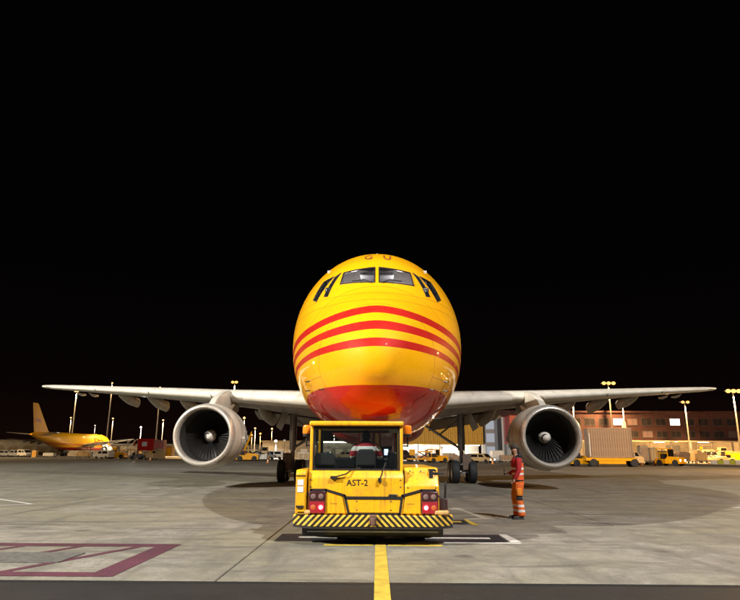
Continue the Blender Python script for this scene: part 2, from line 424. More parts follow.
def concrete(name, base, var, tyre=0.35, scale=1.0, grain=0.55):
    m, t, b = nt(name); n = N(t)
    c = n.new('ShaderNodeNewGeometry').outputs['Position']
    big = n.noise(c, 0.16*scale, 5, 0.6, 0.6); mid = n.noise(c, 1.1*scale, 7, 0.7, 0.3); fine = n.noise(c, 34, 4, 0.7)
    col = n.mix(n.ramp(mid, [(0.40, 0.0), (0.62, 1.0)]), base, tuple(v*var for v in base))
    green = (base[0]*0.60, base[1]*0.60, base[2]*0.42)
    col = n.mix(n.math('MULTIPLY', n.ramp(big, [(0.42, 0.0), (0.58, 1.0)]), 0.80), col, green)
    blot = n.noise(c, 0.55*scale, 8, 0.75, 1.2)
    col = n.mix(n.math('MULTIPLY', n.ramp(blot, [(0.47, 0.0), (0.60, 1.0)]), 0.74), col, tuple(v*0.36 for v in base))
    pale = n.noise(c, 2.3*scale, 6, 0.7, 0.6)
    col = n.mix(n.math('MULTIPLY', n.ramp(pale, [(0.52, 0.0), (0.72, 1.0)]), 0.30), col, tuple(min(1, v*1.35) for v in base))
    # brushed streaks and rubber smears running with the traffic
    st = n.noise(n.mapping(c, (0.30, 2.0, 1), (0, 0, R(-10))), 0.9, 6, 0.62, 0.5)
    col = n.mix(n.math('MULTIPLY', n.ramp(st, [(0.53, 0.0), (0.66, 1.0)]), tyre), col, tuple(v*0.16 for v in base))
    st2 = n.noise(n.mapping(c, (1.6, 0.22, 1), (0, 0, R(6))), 0.8, 6, 0.6, 0.4)
    col = n.mix(n.math('MULTIPLY', n.ramp(st2, [(0.55, 0.0), (0.68, 1.0)]), tyre*0.8), col, tuple(v*0.2 for v in base))
    cr = n.math('LESS_THAN', n.math('ABSOLUTE', n.math('SUBTRACT', n.noise(c, 0.33*scale, 5, 0.6, 0.3), 0.5)), 0.0016)
    col = n.mix(n.math('MULTIPLY', cr, 0.5), col, (0.03, 0.027, 0.022))
    sp_ = n.noise(c, 5.5, 3, 0.5)
    col = n.mix(n.math('MULTIPLY', n.ramp(sp_, [(0.66, 0.0), (0.72, 1.0)]), 0.45), col, tuple(v*0.15 for v in base))
    col = n.mix(n.math('MULTIPLY', n.ramp(fine, [(0.42, 0.0), (0.62, 1.0)]), grain), col, tuple(v*0.40 for v in base))
    # curved tyre tracks left by turning vehicles: pairs of worn arcs
    sx_ = n.new('ShaderNodeSeparateXYZ'); n.link(c, sx_.inputs[0])
    wear = n.ramp(n.noise(c, 1.7, 5, 0.7), [(0.40, 0.0), (0.60, 1.0)])
    for cx_, cy_, rad in ((-34.0, 36.0, 36.5), (-34.0, 36.0, 38.3), (26.0, 44.0, 37.0), (26.0, 44.0, 38.7), (6.0, -22.0, 34.5), (-9.0, 52.0, 38.2), (-9.0, 52.0, 40.0), (3.0, 40.0, 28.0)):
        dx_ = n.math('SUBTRACT', sx_.outputs[0], cx_); dy_ = n.math('SUBTRACT', sx_.outputs[1], cy_)
        dd = n.math('SQRT', n.math('ADD', n.math('MULTIPLY', dx_, dx_), n.math('MULTIPLY', dy_, dy_)))
        dd = n.math('ABSOLUTE', n.math('SUBTRACT', dd, rad))
        k = n.math('MULTIPLY', n.ramp(dd, [(0.05, 1.0), (0.20, 0.0)]), wear)
        col = n.mix(n.math('MULTIPLY', k, tyre*0.55), col, tuple(v*0.30 for v in base))
    # oil drips
    vo = n.new('ShaderNodeTexVoronoi'); vo.inputs['Scale'].default_value = 0.55; vo.inputs['Randomness'].default_value = 1.0; n.link(c, vo.inputs['Vector'])
    od = n.math('ADD', vo.outputs['Distance'], n.math('MULTIPLY', n.noise(c, 4.0, 4), 0.16))
    col = n.mix(n.math('MULTIPLY', n.ramp(od, [(0.13, 1.0), (0.20, 0.0)]), 0.75), col, tuple(v*0.14 for v in base))
    g2 = n.noise(c, 11, 5, 0.7, 0.4)
    col = n.mix(n.math('MULTIPLY', n.ramp(g2, [(0.46, 0.0), (0.64, 1.0)]), grain*0.8), col, tuple(v*0.50 for v in base))
    g3 = n.noise(c, 60, 3, 0.6)
    col = n.mix(n.math('MULTIPLY', n.ramp(g3, [(0.55, 0.0), (0.68, 1.0)]), grain*0.5), col, tuple(min(1, v*1.6) for v in base))
    n.link(col, b.inputs['Base Color'])
    n.link(n.ramp(mid, [(0.3, 0.62), (0.8, 0.85)]), b.inputs['Roughness'])
    n.link(n.bump(n.math('ADD', n.math('MULTIPLY', fine, 0.4), mid), 0.12, 0.03), b.inputs['Normal'])
    return m
M['concrete'] = concrete('apron_concrete', (0.305, 0.288, 0.250), 0.42, 0.85)
M['far_concrete'] = concrete('far_apron_concrete', (0.29, 0.275, 0.255), 0.75, 0.45, 0.4)
M['asphalt'] = concrete('asphalt', (0.0165, 0.0160, 0.0170), 0.5, 0.3, 1.0, 0.8)
M['joint'] = paint('joint_sealant', (0.02, 0.018, 0.016), 0.9)

# ------------------------------------------------------------------ ground
def sheet(name, x0, x1, y0, y1, z, mat):
    return MB().add([(x0,y0,z),(x1,y0,z),(x1,y1,z),(x0,y1,z)], [(0,1,2,3)]).build(name, mat)
SX0, SX1, SY0, SY1 = -39.6, 42.9, 8.5, 53.5
g = struct(sheet('ground', -3000, 3000, -600, 4500, -0.09, M['asphalt']))
apron = struct(sheet('apron', SX0-20, SX1+20, SY0-0.10, SY1+0.05, -0.035, M['joint']))
struct(sheet('taxi_lane', -900, 900, -60, SY0-0.10, -0.003, M['asphalt']))
far = MB()
far.add([(-900,SY1,0),(900,SY1,0),(900,700,0),(-900,700,0)], [(0,1,2,3)])
far.add([(-900,SY0,0),(SX0,SY0,0),(SX0,SY1,0),(-900,SY1,0)], [(0,1,2,3)])
far.add([(SX1,SY0,0),(900,SY0,0),(900,SY1,0),(SX1,SY1,0)], [(0,1,2,3)])
struct(far.build('far_apron', M['far_concrete']))
slab_me = None
nx = int(round((SX1-SX0)/7.5)); ny = int(round((SY1-SY0)/5.0))
for i in range(nx):
    for j in range(ny):
        if slab_me is None:
            b_ = MB(); gp = 0.012; ch = 0.008
            x0, x1, y0, y1 = gp, 7.5-gp, gp, 5.0-gp
            b_.loft([[(x0,y0,-.04),(x1,y0,-.04),(x1,y1,-.04),(x0,y1,-.04)], [(x0,y0,-ch),(x1,y0,-ch),(x1,y1,-ch),(x0,y1,-ch)],
                     [(x0+ch,y0+ch,0),(x1-ch,y0+ch,0),(x1-ch,y1-ch,0),(x0+ch,y1-ch,0)]], False, True)
            o = b_.build('slab', M['concrete'], apron); slab_me = o.data
        else:
            o = bpy.data.objects.new('slab', slab_me); sc.collection.objects.link(o); o.parent = apron
        o.location = (SX0+7.5*i, SY0+5.0*j, random.uniform(-0.0015, 0.0))
# slot drain along the concrete edge
dr = thing('slot_drain', 'dark slot drain line along the edge between concrete and asphalt', 'drain', (0, SY0-0.06, 0))
MB().box(-60, 60, -0.058, -0.012, -0.03, 0.002).box(-60, 60, 0.012, 0.055, -0.03, 0.002).build('drain_rail', M['black'], dr)
MB().box(-60, 60, -0.011, 0.011, -0.03, -0.012).build('drain_slot', M['black'], dr)

def marking(name, polys, mat, label, z=0.004):
    b_ = MB()
    for p in polys: b_.add([(x, y, z) for x, y in p], [tuple(range(len(p)))])
    return tag(b_.build(name, mat), label, 'marking')
marking('guide_line', [[(-0.062, -20), (0.130, -20), (0.130, 12.20), (-0.062, 12.20)]], M['marking_yellow'], 'long yellow lead-in line painted on the apron in front of the tug')
ln = lambda a, b_, w: [(a[0]+w*(b_[1]-a[1])/math.dist(a, b_), a[1]-w*(b_[0]-a[0])/math.dist(a, b_)), (b_[0]+w*(b_[1]-a[1])/math.dist(a, b_), b_[1]-w*(b_[0]-a[0])/math.dist(a, b_)),
                       (b_[0]-w*(b_[1]-a[1])/math.dist(a, b_), b_[1]+w*(b_[0]-a[0])/math.dist(a, b_)), (a[0]-w*(b_[1]-a[1])/math.dist(a, b_), a[1]+w*(b_[0]-a[0])/math.dist(a, b_))]
marking('stop_bar', [[(-1.95, 12.24), (2.42, 12.24), (2.42, 13.30), (-1.95, 13.30)]], M['marking_black'], 'black painted box under the tug bumper across the yellow line', 0.003)
marking('stop_line', [[(-1.55, 12.66), (-0.25, 12.66), (-0.25, 12.86), (-1.55, 12.86)], [(0.1, 12.66), (2.16, 12.66), (2.16, 12.86), (0.1, 12.86)]], M['marking_white'], 'white bar painted inside the black box below the tug', 0.007)
marking('cross_line', [[(-0.98, 11.68), (-0.10, 11.68), (-0.10, 11.88), (-0.98, 11.88)], [(0.17, 11.68), (1.14, 11.68), (1.14, 11.88), (0.17, 11.88)]], M['marking_yellow'], 'faded yellow cross line painted just behind the tug bumper')
marking('box_outline', [[(1.10, 12.06), (2.62, 12.06), (2.62, 12.20), (1.10, 12.20)], [(2.46, 12.24), (2.66, 12.24), (2.60, 13.4), (2.45, 13.4)]], M['marking_white'], 'pale painted outline at the right corner of the black stop box')
marking('side_box', [[(1.55, 15.2), (2.12, 15.2), (2.12, 16.2), (1.55, 16.2)]], M['marking_black'], 'small black painted box on the ground right of the tug', 0.003)
marking('side_line', [[(1.68, 15.6), (2.0, 15.6), (2.0, 15.85), (1.68, 15.85)], [(2.16, 15.0), (2.32, 15.0), (2.2, 16.3), (2.12, 16.3)]], M['marking_yellow'], 'small yellow line beside the small black box right of the tug', 0.007)
M['purple'] = concrete('magenta_road_paint', (0.125, 0.034, 0.062), 0.65, 0.55)
PX = -3.52
hx = [[(-9.6, 11.40), (PX, 11.40), (PX, 11.74), (-9.6, 11.74)], [(-9.6, 8.74), (PX-0.36, 8.74), (PX-0.36, 9.04), (-9.6, 9.04)], [(PX-0.36, 8.74), (PX, 8.74), (PX, 11.40), (PX-0.36, 11.40)]]
for k in range(5):
    x = -9.3 + k*1.02
    hx.append([(x, 9.04), (x+0.16, 9.04), (x+1.14, 11.40), (x+0.98, 11.40)])
marking('hydrant_box', hx, M['purple'], 'magenta hatched box painted on the apron at the lower left')
pc = thing('pit_cover', 'grey steel pit cover set in the magenta hatched box', 'pit cover', (-5.3, 10.2, 0.004))
MB().box(-0.95, 0.55, -0.45, 0.45, 0.0, 0.012).build('cover_plate', paint('worn_steel_plate', (0.17, 0.165, 0.155), 0.6, 0.2, 0, 0.3, 8, 0.3), pc)
MB().box(-2.1, -1.0, -0.5, 0.5, 0.0, 0.010).build('cover_grate', paint('oily_grate', (0.035, 0.035, 0.04), 0.5, 0.3, 0, 0.3, 8, 0.4), pc)
marking('white_wedge', [ln((-16.0, 24.8), (-10.8, 20.15), 0.06), ln((-16.0, 15.0), (-10.8, 20.15), 0.06)], M['marking_white'], 'white V-shaped line marking on the apron at far left', 0.004)
marking('white_arrow', [ln((14.5, 22.0), (11.0, 20.3), 0.06), ln((14.5, 18.0), (11.0, 20.3), 0.06)], M['marking_white'], 'white V-shaped line marking on the apron at the right edge', 0.004)

# ------------------------------------------------------------------ the aircraft
NY = 12.2
S_  = [0,.03,.08,.25,.5,1,1.5,2,2.5,3,3.5,4,5,6,7,8,9,10,34,38,42,46,50,53,54]
HW_ = [0,.20,.34,.62,.88,1.24,1.48,1.67,1.83,1.97,2.09,2.19,2.36,2.50,2.62,2.73,2.80,2.84,2.84,2.68,2.28,1.72,1.05,.48,.22]
ZT_ = [3.45,3.66,3.80,4.10,4.38,4.78,5.10,5.40,5.82,6.20,6.55,6.82,7.24,7.52,7.70,7.81,7.87,7.90,7.90,7.88,7.82,7.72,7.55,7.30,7.05]
ZB_ = [3.45,3.24,3.10,2.84,2.62,2.42,2.32,2.25,2.20,2.17,2.15,2.13,2.11,2.09,2.08,2.08,2.08,2.08,2.08,2.6,3.55,4.6,5.6,6.35,6.65]
ZC_ = [3.45,3.45,3.46,3.48,3.52,3.62,3.74,3.87,4.0,4.12,4.24,4.35,4.52,4.67,4.79,4.86,4.89,4.9,4.9,5.15,5.65,6.15,6.6,6.83,6.85]
def lerp(s, xs, ys):
    if s <= xs[0]: return ys[0]
    for i in range(len(xs)-1):
        if s <= xs[i+1]:
            # Catmull-Rom style smooth interpolation
            x0, x1 = xs[i], xs[i+1]; h = x1-x0; t = (s-x0)/h
            d = lambda k: 0.0 if k <= 0 or k >= len(xs)-1 else (ys[k+1]-ys[k-1])/(xs[k+1]-xs[k-1])
            if i < 4: return ys[i]+(ys[i+1]-ys[i])*t
            m0, m1 = d(i)*h, d(i+1)*h
            return (2*t**3-3*t*t+1)*ys[i]+(t**3-2*t*t+t)*m0+(-2*t**3+3*t*t)*ys[i+1]+(t**3-t*t)*m1
    return ys[-1]
def sec(s): return lerp(s, S_, HW_), lerp(s, S_, ZT_), lerp(s, S_, ZB_), lerp(s, S_, ZC_)
def fpt(s, a, off=0.0):
    hw, zt, zb, zc = sec(s); c, n = math.cos(a), math.sin(a)
    p = 2.0 if n >= 0 else 2.25
    x = math.copysign(abs(c)**(2/p), c)*(hw+off); z = zc + math.copysign(abs(n)**(2/p), n)*((zt-zc if n > 0 else zc-zb)+off)
    return (x, s, z)
def top_z(s, x):
    hw, zt, zb, zc = sec(s); return zc+(zt-zc)*math.sqrt(max(0, 1-(x/hw)**2))
def surf_s_front(x, z):          # station where the front of the nose is at (x, z), upper half
    lo, hi = 0.05, 9.0
    def ins(s):
        hw, zt, zb, zc = sec(s)
        if z < zc: return abs(x) <= hw
        return (x/hw)**2+((z-zc)/(zt-zc))**2 <= 1
    for _ in range(40):
        m_ = (lo+hi)/2
        if ins(m_): hi = m_
        else: lo = m_
    return hi
def surf_x_side(s, z):
    hw, zt, zb, zc = sec(s); b_ = (zt-zc) if z > zc else (zc-zb)
    return hw*math.sqrt(max(0, 1-((z-zc)/b_)**2))

plane = thing('cargo_aircraft', 'large yellow and red cargo jet seen nose-on behind the tug', 'aircraft', (-0.04, NY, 0))
def fuselage():
    NA = 96
    st = [0.004,.015,.03,.05,.08,.12,.18,.25,.35,.5] + [0.5+0.1*i for i in range(1, 96)] + [10.5+1.0*i for i in range(0, 44)]
    st = [s for s in st if s <= 54]
    def ringset(off):
        return [[fpt(s, 2*PI*j/NA, off if s > 0.3 else off*s/0.3) for j in range(NA)] for s in st]
    mb = MB(); mb.loft(ringset(0.0), True, True)
    outer = mb.build('fuselage', M['livery'], None)
    mb = MB(); inner = [r for r, s in zip(ringset(-0.06), st) if 1.0 < s < 6.0]; mb.loft(inner, True, True)
    io = mb.build('inner_cut', M['interior'], None)
    cut = MB()
    for poly in FRONT: cut.prism(poly, 'y', 0.6, 4.5)
    fo = cut.build('front_cut', M['black_trim'], None)
    cut = MB()
    for sgn in (-1, 1):
        for poly in SIDE: cut.prism(poly, 'x', min(sgn*0.75, sgn*3.2), max(sgn*0.75, sgn*3.2))
    so = cut.build('side_cut', M['black_trim'], None)
    # hollow nose, then cut the window openings through the shell
    for c in (io, fo, so):
        m_ = outer.modifiers.new('b', 'BOOLEAN'); m_.operation = 'DIFFERENCE'; m_.object = c; m_.solver = 'EXACT'
        try: m_.material_mode = 'TRANSFER'
        except Exception: pass
    me = bake(outer)
    for c in (io, fo, so): bpy.data.objects.remove(c)
    o = finish('fuselage', me, None, plane, smooth=True, angle=30)
    return o
FRONT = [[(-0.86, 6.13), (-0.055, 6.24), (-0.055, 5.62), (-0.91, 5.66)], [(0.055, 6.24), (0.86, 6.13), (0.91, 5.60), (0.055, 5.62)]]
# side windows in (station, height), projected sideways
SIDE = [[(2.42, 5.30), (2.58, 5.34), (3.22, 6.02), (3.27, 6.15)], [(2.74, 5.25), (3.10, 5.38), (3.55, 5.98), (3.30, 6.06)]]
fus = fuselage()
def pane_front(poly):
    (a, b_, c, d) = poly; NU, NV = 8, 5; vs_ = []
    for j in range(NV+1):
        for i in range(NU+1):
            u, v = i/NU, j/NV
            x = (a[0]*(1-u)+b_[0]*u)*(1-v)+(d[0]*(1-u)+c[0]*u)*v; z = (a[1]*(1-u)+b_[1]*u)*(1-v)+(d[1]*(1-u)+c[1]*u)*v
            vs_.append((x, surf_s_front(x, z)+0.015, z))
    return vs_, [(j*(NU+1)+i, j*(NU+1)+i+1, (j+1)*(NU+1)+i+1, (j+1)*(NU+1)+i) for j in range(NV) for i in range(NU)]
def pane_side(poly, sgn):
    (a, b_, c, d) = poly; NU, NV = 5, 5; vs_ = []
    for j in range(NV+1):
        for i in range(NU+1):
            u, v = i/NU, j/NV
            s = (a[0]*(1-u)+b_[0]*u)*(1-v)+(d[0]*(1-u)+c[0]*u)*v; z = (a[1]*(1-u)+b_[1]*u)*(1-v)+(d[1]*(1-u)+c[1]*u)*v
            vs_.append((sgn*(surf_x_side(s, z)-0.012), s, z))
    return vs_, [(j*(NU+1)+i, j*(NU+1)+i+1, (j+1)*(NU+1)+i+1, (j+1)*(NU+1)+i) for j in range(NV) for i in range(NU)]
def edge_frame(poly, fn, w):
    mb = MB(); n_ = len(poly)
    for i in range(n_):
        p, q = poly[i], poly[(i+1) % n_]
        for k in range(5):
            t0, t1 = k/5, (k+1)/5
            A = fn(p[0]+(q[0]-p[0])*t0, p[1]+(q[1]-p[1])*t0); B = fn(p[0]+(q[0]-p[0])*t1, p[1]+(q[1]-p[1])*t1)
            mb.tube(A, B, w, w, 6)
    return mb
for poly in FRONT:
    p = MB().add(*pane_front(poly)).build('cockpit_window', M['cockpit_glass'], plane, smooth=True)
    edge_frame(poly, lambda x, z: (x, surf_s_front(x, z)+0.002, z), 0.018).build('window_frame', M['black_trim'], p)
for sgn in (-1, 1):
    for poly in SIDE:
        p = MB().add(*pane_side(poly, sgn)).build('cockpit_window', M['cockpit_glass'], plane, smooth=True)
        edge_frame(poly, lambda s, z: (sgn*(surf_x_side(s, z)-0.004), s, z), 0.016).build('window_frame', M['black_trim'], p)
# wipers
for sgn in (-1, 1):
    w_ = MB(); P_ = [(sgn*0.12, 5.60), (sgn*0.30, 5.72), (sgn*0.62, 5.70)]
    w_.path([(x, surf_s_front(x, z)-0.03, z) for x, z in P_], 0.012, 6); w_.build('windscreen_wiper', M['black_trim'], plane)
# cockpit interior
ci = MB().box(-1.4, 1.4, 4.55, 4.62, 4.4, 6.6).build('cockpit_bulkhead', M['interior'], plane)
MB().box(-1.3, 1.3, 2.75, 3.0, 5.30, 5.63).build('glareshield', M['black_trim'], plane, bevel=0.04)
MB().box(-0.45, 0.45, 3.55, 4.4, 6.18, 6.26).build('overhead_panel', M['grey_box'], plane, bevel=0.02)
for x in (-0.52, 0.52):
    s_ = MB().box(x-0.23, x+0.23, 3.95, 4.08, 4.9, 5.78).box(x-0.13, x+0.13, 3.96, 4.06, 5.78, 6.00).build('pilot_seat', M['pale_seat'], plane, bevel=0.05)
    MB().lathe([(-.03, .10), (0, .13), (.03, .10), (0, .075), (-.03, .10)], (x, 3.90, 5.78), (0, 1, 0), 18).build('headset', M['black_trim'], s_, smooth=True)
cl_d = bpy.data.lights.new('cockpit_lamp', 'POINT'); cl_d.energy = 26; cl_d.color = (1.0, 0.86, 0.82); cl_d.shadow_soft_size = 0.08
for lx_ in (-0.55, 0.55):
    cl = bpy.data.objects.new('cockpit_lamp', cl_d); sc.collection.objects.link(cl); cl.parent = plane; cl.location = (lx_, 3.75, 5.98)

# letters painted above the cockpit
for ch, x0 in (('G', -0.36), ('U', 0.16)):
    me = text_mesh(ch, 0.34, 0.0005, 0.004)
    for v in me.vertices:
        x = x0+v.co.x; s = 3.72+v.co.y*3.2
        zz = top_z(s, x)+0.006+(0.003 if v.co.z > 0 else 0)
        v.co = (x, s, zz)
    finish('registration_letter', me, paint('dark_letter_'+ch, (0.25, 0.06, 0.01), 0.5), fus)

# probes and small fittings on the nose
for sgn in (-1, 1):
    for s, a in ((1.15, -32), (1.9, -22), (2.3, -30)):
        p = Vector(fpt(s, R(a) if sgn > 0 else PI-R(a)))
        o_ = Vector((sgn, 0, -0.2)).normalized()
        MB().tube(p, p+o_*0.09, 0.016, 0.012, 8).tube(p+o_*0.09, p+o_*0.10+Vector((0, -0.14, 0)), 0.013, 0.007, 8).build('pitot_probe', M['dark_metal'], fus)
for s, a in ((5.6, -90), (8.2, -90), (7.2, 90), (11.5, 90)):
    p = Vector(fpt(s, R(a))); sg = 1 if a > 0 else -1
    MB().prism([(p.y-0.14, p.z-0.02*sg), (p.y+0.16, p.z-0.02*sg), (p.y+0.14, p.z+0.26*sg), (p.y+0.04, p.z+0.26*sg)], 'x', -0.012, 0.012).build('blade_antenna', M['white'], fus)

def airfoil(le, chord, zle, tc_, inc, n=22, x=0.0):
    pts = []
    for i in range(2*n):
        if i < n: t = 1-i/n; up = 1
        else: t = (i-n)/n; up = -1
        xx = t*t if t < 1 else 1.0
        xx = 0.5*(1-math.cos(PI*t))
        yt = 5*tc_*(0.2969*math.sqrt(xx)-0.126*xx-0.3516*xx**2+0.2843*xx**3-0.1015*xx**4)
        camb = 0.018*math.sin(PI*xx)
        dy = xx*chord; dz = (camb+up*yt)*chord
        c, s = math.cos(inc), math.sin(inc)
        pts.append((x, le+dy*c+dz*s, zle-dy*s+dz*c))
    return pts
WING = [(1.6, 17.4, 10.3, 4.02, .135, R(3.2)), (2.8, 18.0, 9.6, 4.10, .13, R(3.0)), (5.4, 19.4, 8.2, 4.33, .125, R(2.4)), (8.0, 20.85, 6.95, 4.56, .12, R(1.8)),
        (11.5, 22.8, 5.95, 4.87, .115, R(1.0)), (15.0, 24.7, 4.95, 5.17, .11, R(.4)), (19.0, 26.95, 3.8, 5.52, .105, R(-.3)), (21.6, 28.4, 3.0, 5.74, .10, R(-.8)), (22.25, 28.85, 2.6, 5.80, .09, R(-1)), (22.42, 29.15, 2.1, 5.83, .06, R(-1))]
def wing_at(x):
    for a, b_ in zip(WING, WING[1:]):
        if a[0] <= x <= b_[0]:
            t = (x-a[0])/(b_[0]-a[0]); return [a[k]+(b_[k]-a[k])*t for k in range(6)]
def make_wing(sgn):
    rings = []
    for a, b_ in zip(WING, WING[1:]):
        for k in range(3):
            t = k/3; w_ = [a[q]+(b_[q]-a[q])*t for q in range(6)]; rings.append(airfoil(w_[1], w_[2], w_[3], w_[4], w_[5], x=sgn*w_[0]))
    w_ = WING[-1]; rings.append(airfoil(w_[1], w_[2], w_[3], w_[4], w_[5], x=sgn*w_[0]))
    w = MB().loft(rings).build('wing', M['wing'], plane, smooth=True, angle=50)
    # slat gap along the leading edge
    sl = MB()
    for x0, x1 in ((3.3, 7.0), (9.0, 13.2), (13.3, 17.4), (17.5, 21.4)):
        a, b_ = wing_at(x0), wing_at(x1); ringsA = []
        for wv, xx in ((a, x0), (b_, x1)):
            af = airfoil(wv[1]-0.05, wv[2]*0.14+0.1, wv[3]-0.02, wv[4]*3.2, wv[5]+R(6), 10, sgn*xx); ringsA.append(af)
        sl = MB().loft(ringsA); sl.build('slat', M['cream'], w, smooth=True, angle=50)
    # flap track fairings
    for x, L, W, D in ((6.7, 5.0, 0.30, 0.62), (11.9, 3.9, 0.26, 0.66), (14.2, 3.7, 0.24, 0.62), (16.4, 3.4, 0.21, 0.55)):
        wv = wing_at(x); y1 = wv[1]+wv[2]+0.35; y0 = y1-L; rr = []
        for k in range(13):
            t = k/12; q = min(1, (t/0.55))**0.6 if t < 0.55 else 1.0
            yy = y0+L*t; zt = wv[3]-math.sin(wv[5])*(yy-wv[1])-wv[2]*wv[4]*0.22
            droop = 0.22*max(0, t-0.45)
            rr.append([(sgn*x+W*q*math.cos(2*PI*j/16), yy, zt-D*0.35*q-droop+D*0.58*q*math.sin(2*PI*j/16)) for j in range(16)])
        p = MB().loft(rr).build('flap_fairing', M['pod'], w, smooth=True, angle=50)
        MB().add([(v[0], v[1]+0.012, v[2]) for v in [((pt[0]-sgn*x)*0.8+sgn*x, pt[1], (pt[2]-rr[-1][0][2])*0.8+rr[-1][0][2]) for pt in rr[-1]]], [tuple(range(16))]).build('fairing_end', M['dark_metal'], p)
    for x in (19.4, 20.4):
        wv = wing_at(x); y1 = wv[1]+wv[2]; z = wv[3]-0.10
        MB().loft([[(sgn*x+0.06*q*math.cos(2*PI*j/8), y1-1.4+t*1.5, z-0.12*q+0.10*q*math.sin(2*PI*j/8)) for j in range(8)] for t, q in ((0, .1), (.3, .8), (.6, 1), (1, .7))]).build('aileron_fairing', M['white'], w, smooth=True)
    # lowered inboard flap panel
    a, b_ = wing_at(3.3), wing_at(7.6); fr = []
    for wv, xx in ((a, 3.3), (b_, 7.6)):
        fr.append(airfoil(wv[1]+wv[2]*0.84, wv[2]*0.24, wv[3]-math.sin(wv[5])*wv[2]*0.8-0.22, 0.12, R(15), 10, sgn*xx))
    MB().loft(fr).build('flap', M['lower_grey'], w, smooth=True, angle=50)
    MB().lathe([(0, .001), (.02, .05), (.08, .075), (.2, .08), (.4, .05)], (sgn*22.36, 29.05, 5.83), (0, 1, 0), 10).build('tip_light', M['white'], w, smooth=True)
    return w
def wing_material():
    m, t, b = nt('wing_paint'); n = N(t)
    c = n.new('ShaderNodeTexCoord').outputs['Object']; s = n.new('ShaderNodeSeparateXYZ'); n.link(c, s.inputs[0])
    ax = n.math('ABSOLUTE', s.outputs[0])
    # paler leading-edge band follows the sweep line; grey behind it
    d = n.math('SUBTRACT', s.outputs[1], n.math('MULTIPLY_ADD', ax, 0.552, 16.50))
    k = n.ramp(d, [(0.0, 0.0), (1.0, 1.0)])
    kk = n.math('GREATER_THAN', d, 0.62)
    f = n.noise(n.mapping(c, (1.2, 0.35, 1)), 1.3, 6, 0.65)
    lead = n.mix(n.ramp(f, [(0.4, 0.0), (0.8, 1.0)]), (0.74, 0.70, 0.62), (0.52, 0.48, 0.42))
    rest = n.mix(n.ramp(f, [(0.35, 0.0), (0.7, 1.0)]), (0.47, 0.43, 0.38), (0.26, 0.20, 0.16))
    pl = n.math('LESS_THAN', n.math('FRACT', n.math('MULTIPLY', ax, 0.62)), 0.018)
    d2 = n.math('LESS_THAN', n.math('FRACT', n.math('MULTIPLY', d, 0.72)), 0.016)
    col = n.mix(n.math('MULTIPLY', n.math('MAXIMUM', pl, d2), 0.55), n.mix(kk, lead, rest), (0.06, 0.05, 0.04))
    n.link(col, b.inputs['Base Color'])
    b.inputs['Roughness'].default_value = 0.38
    return m
M['wing'] = wing_material()
wings = [make_wing(s) for s in (-1, 1)]

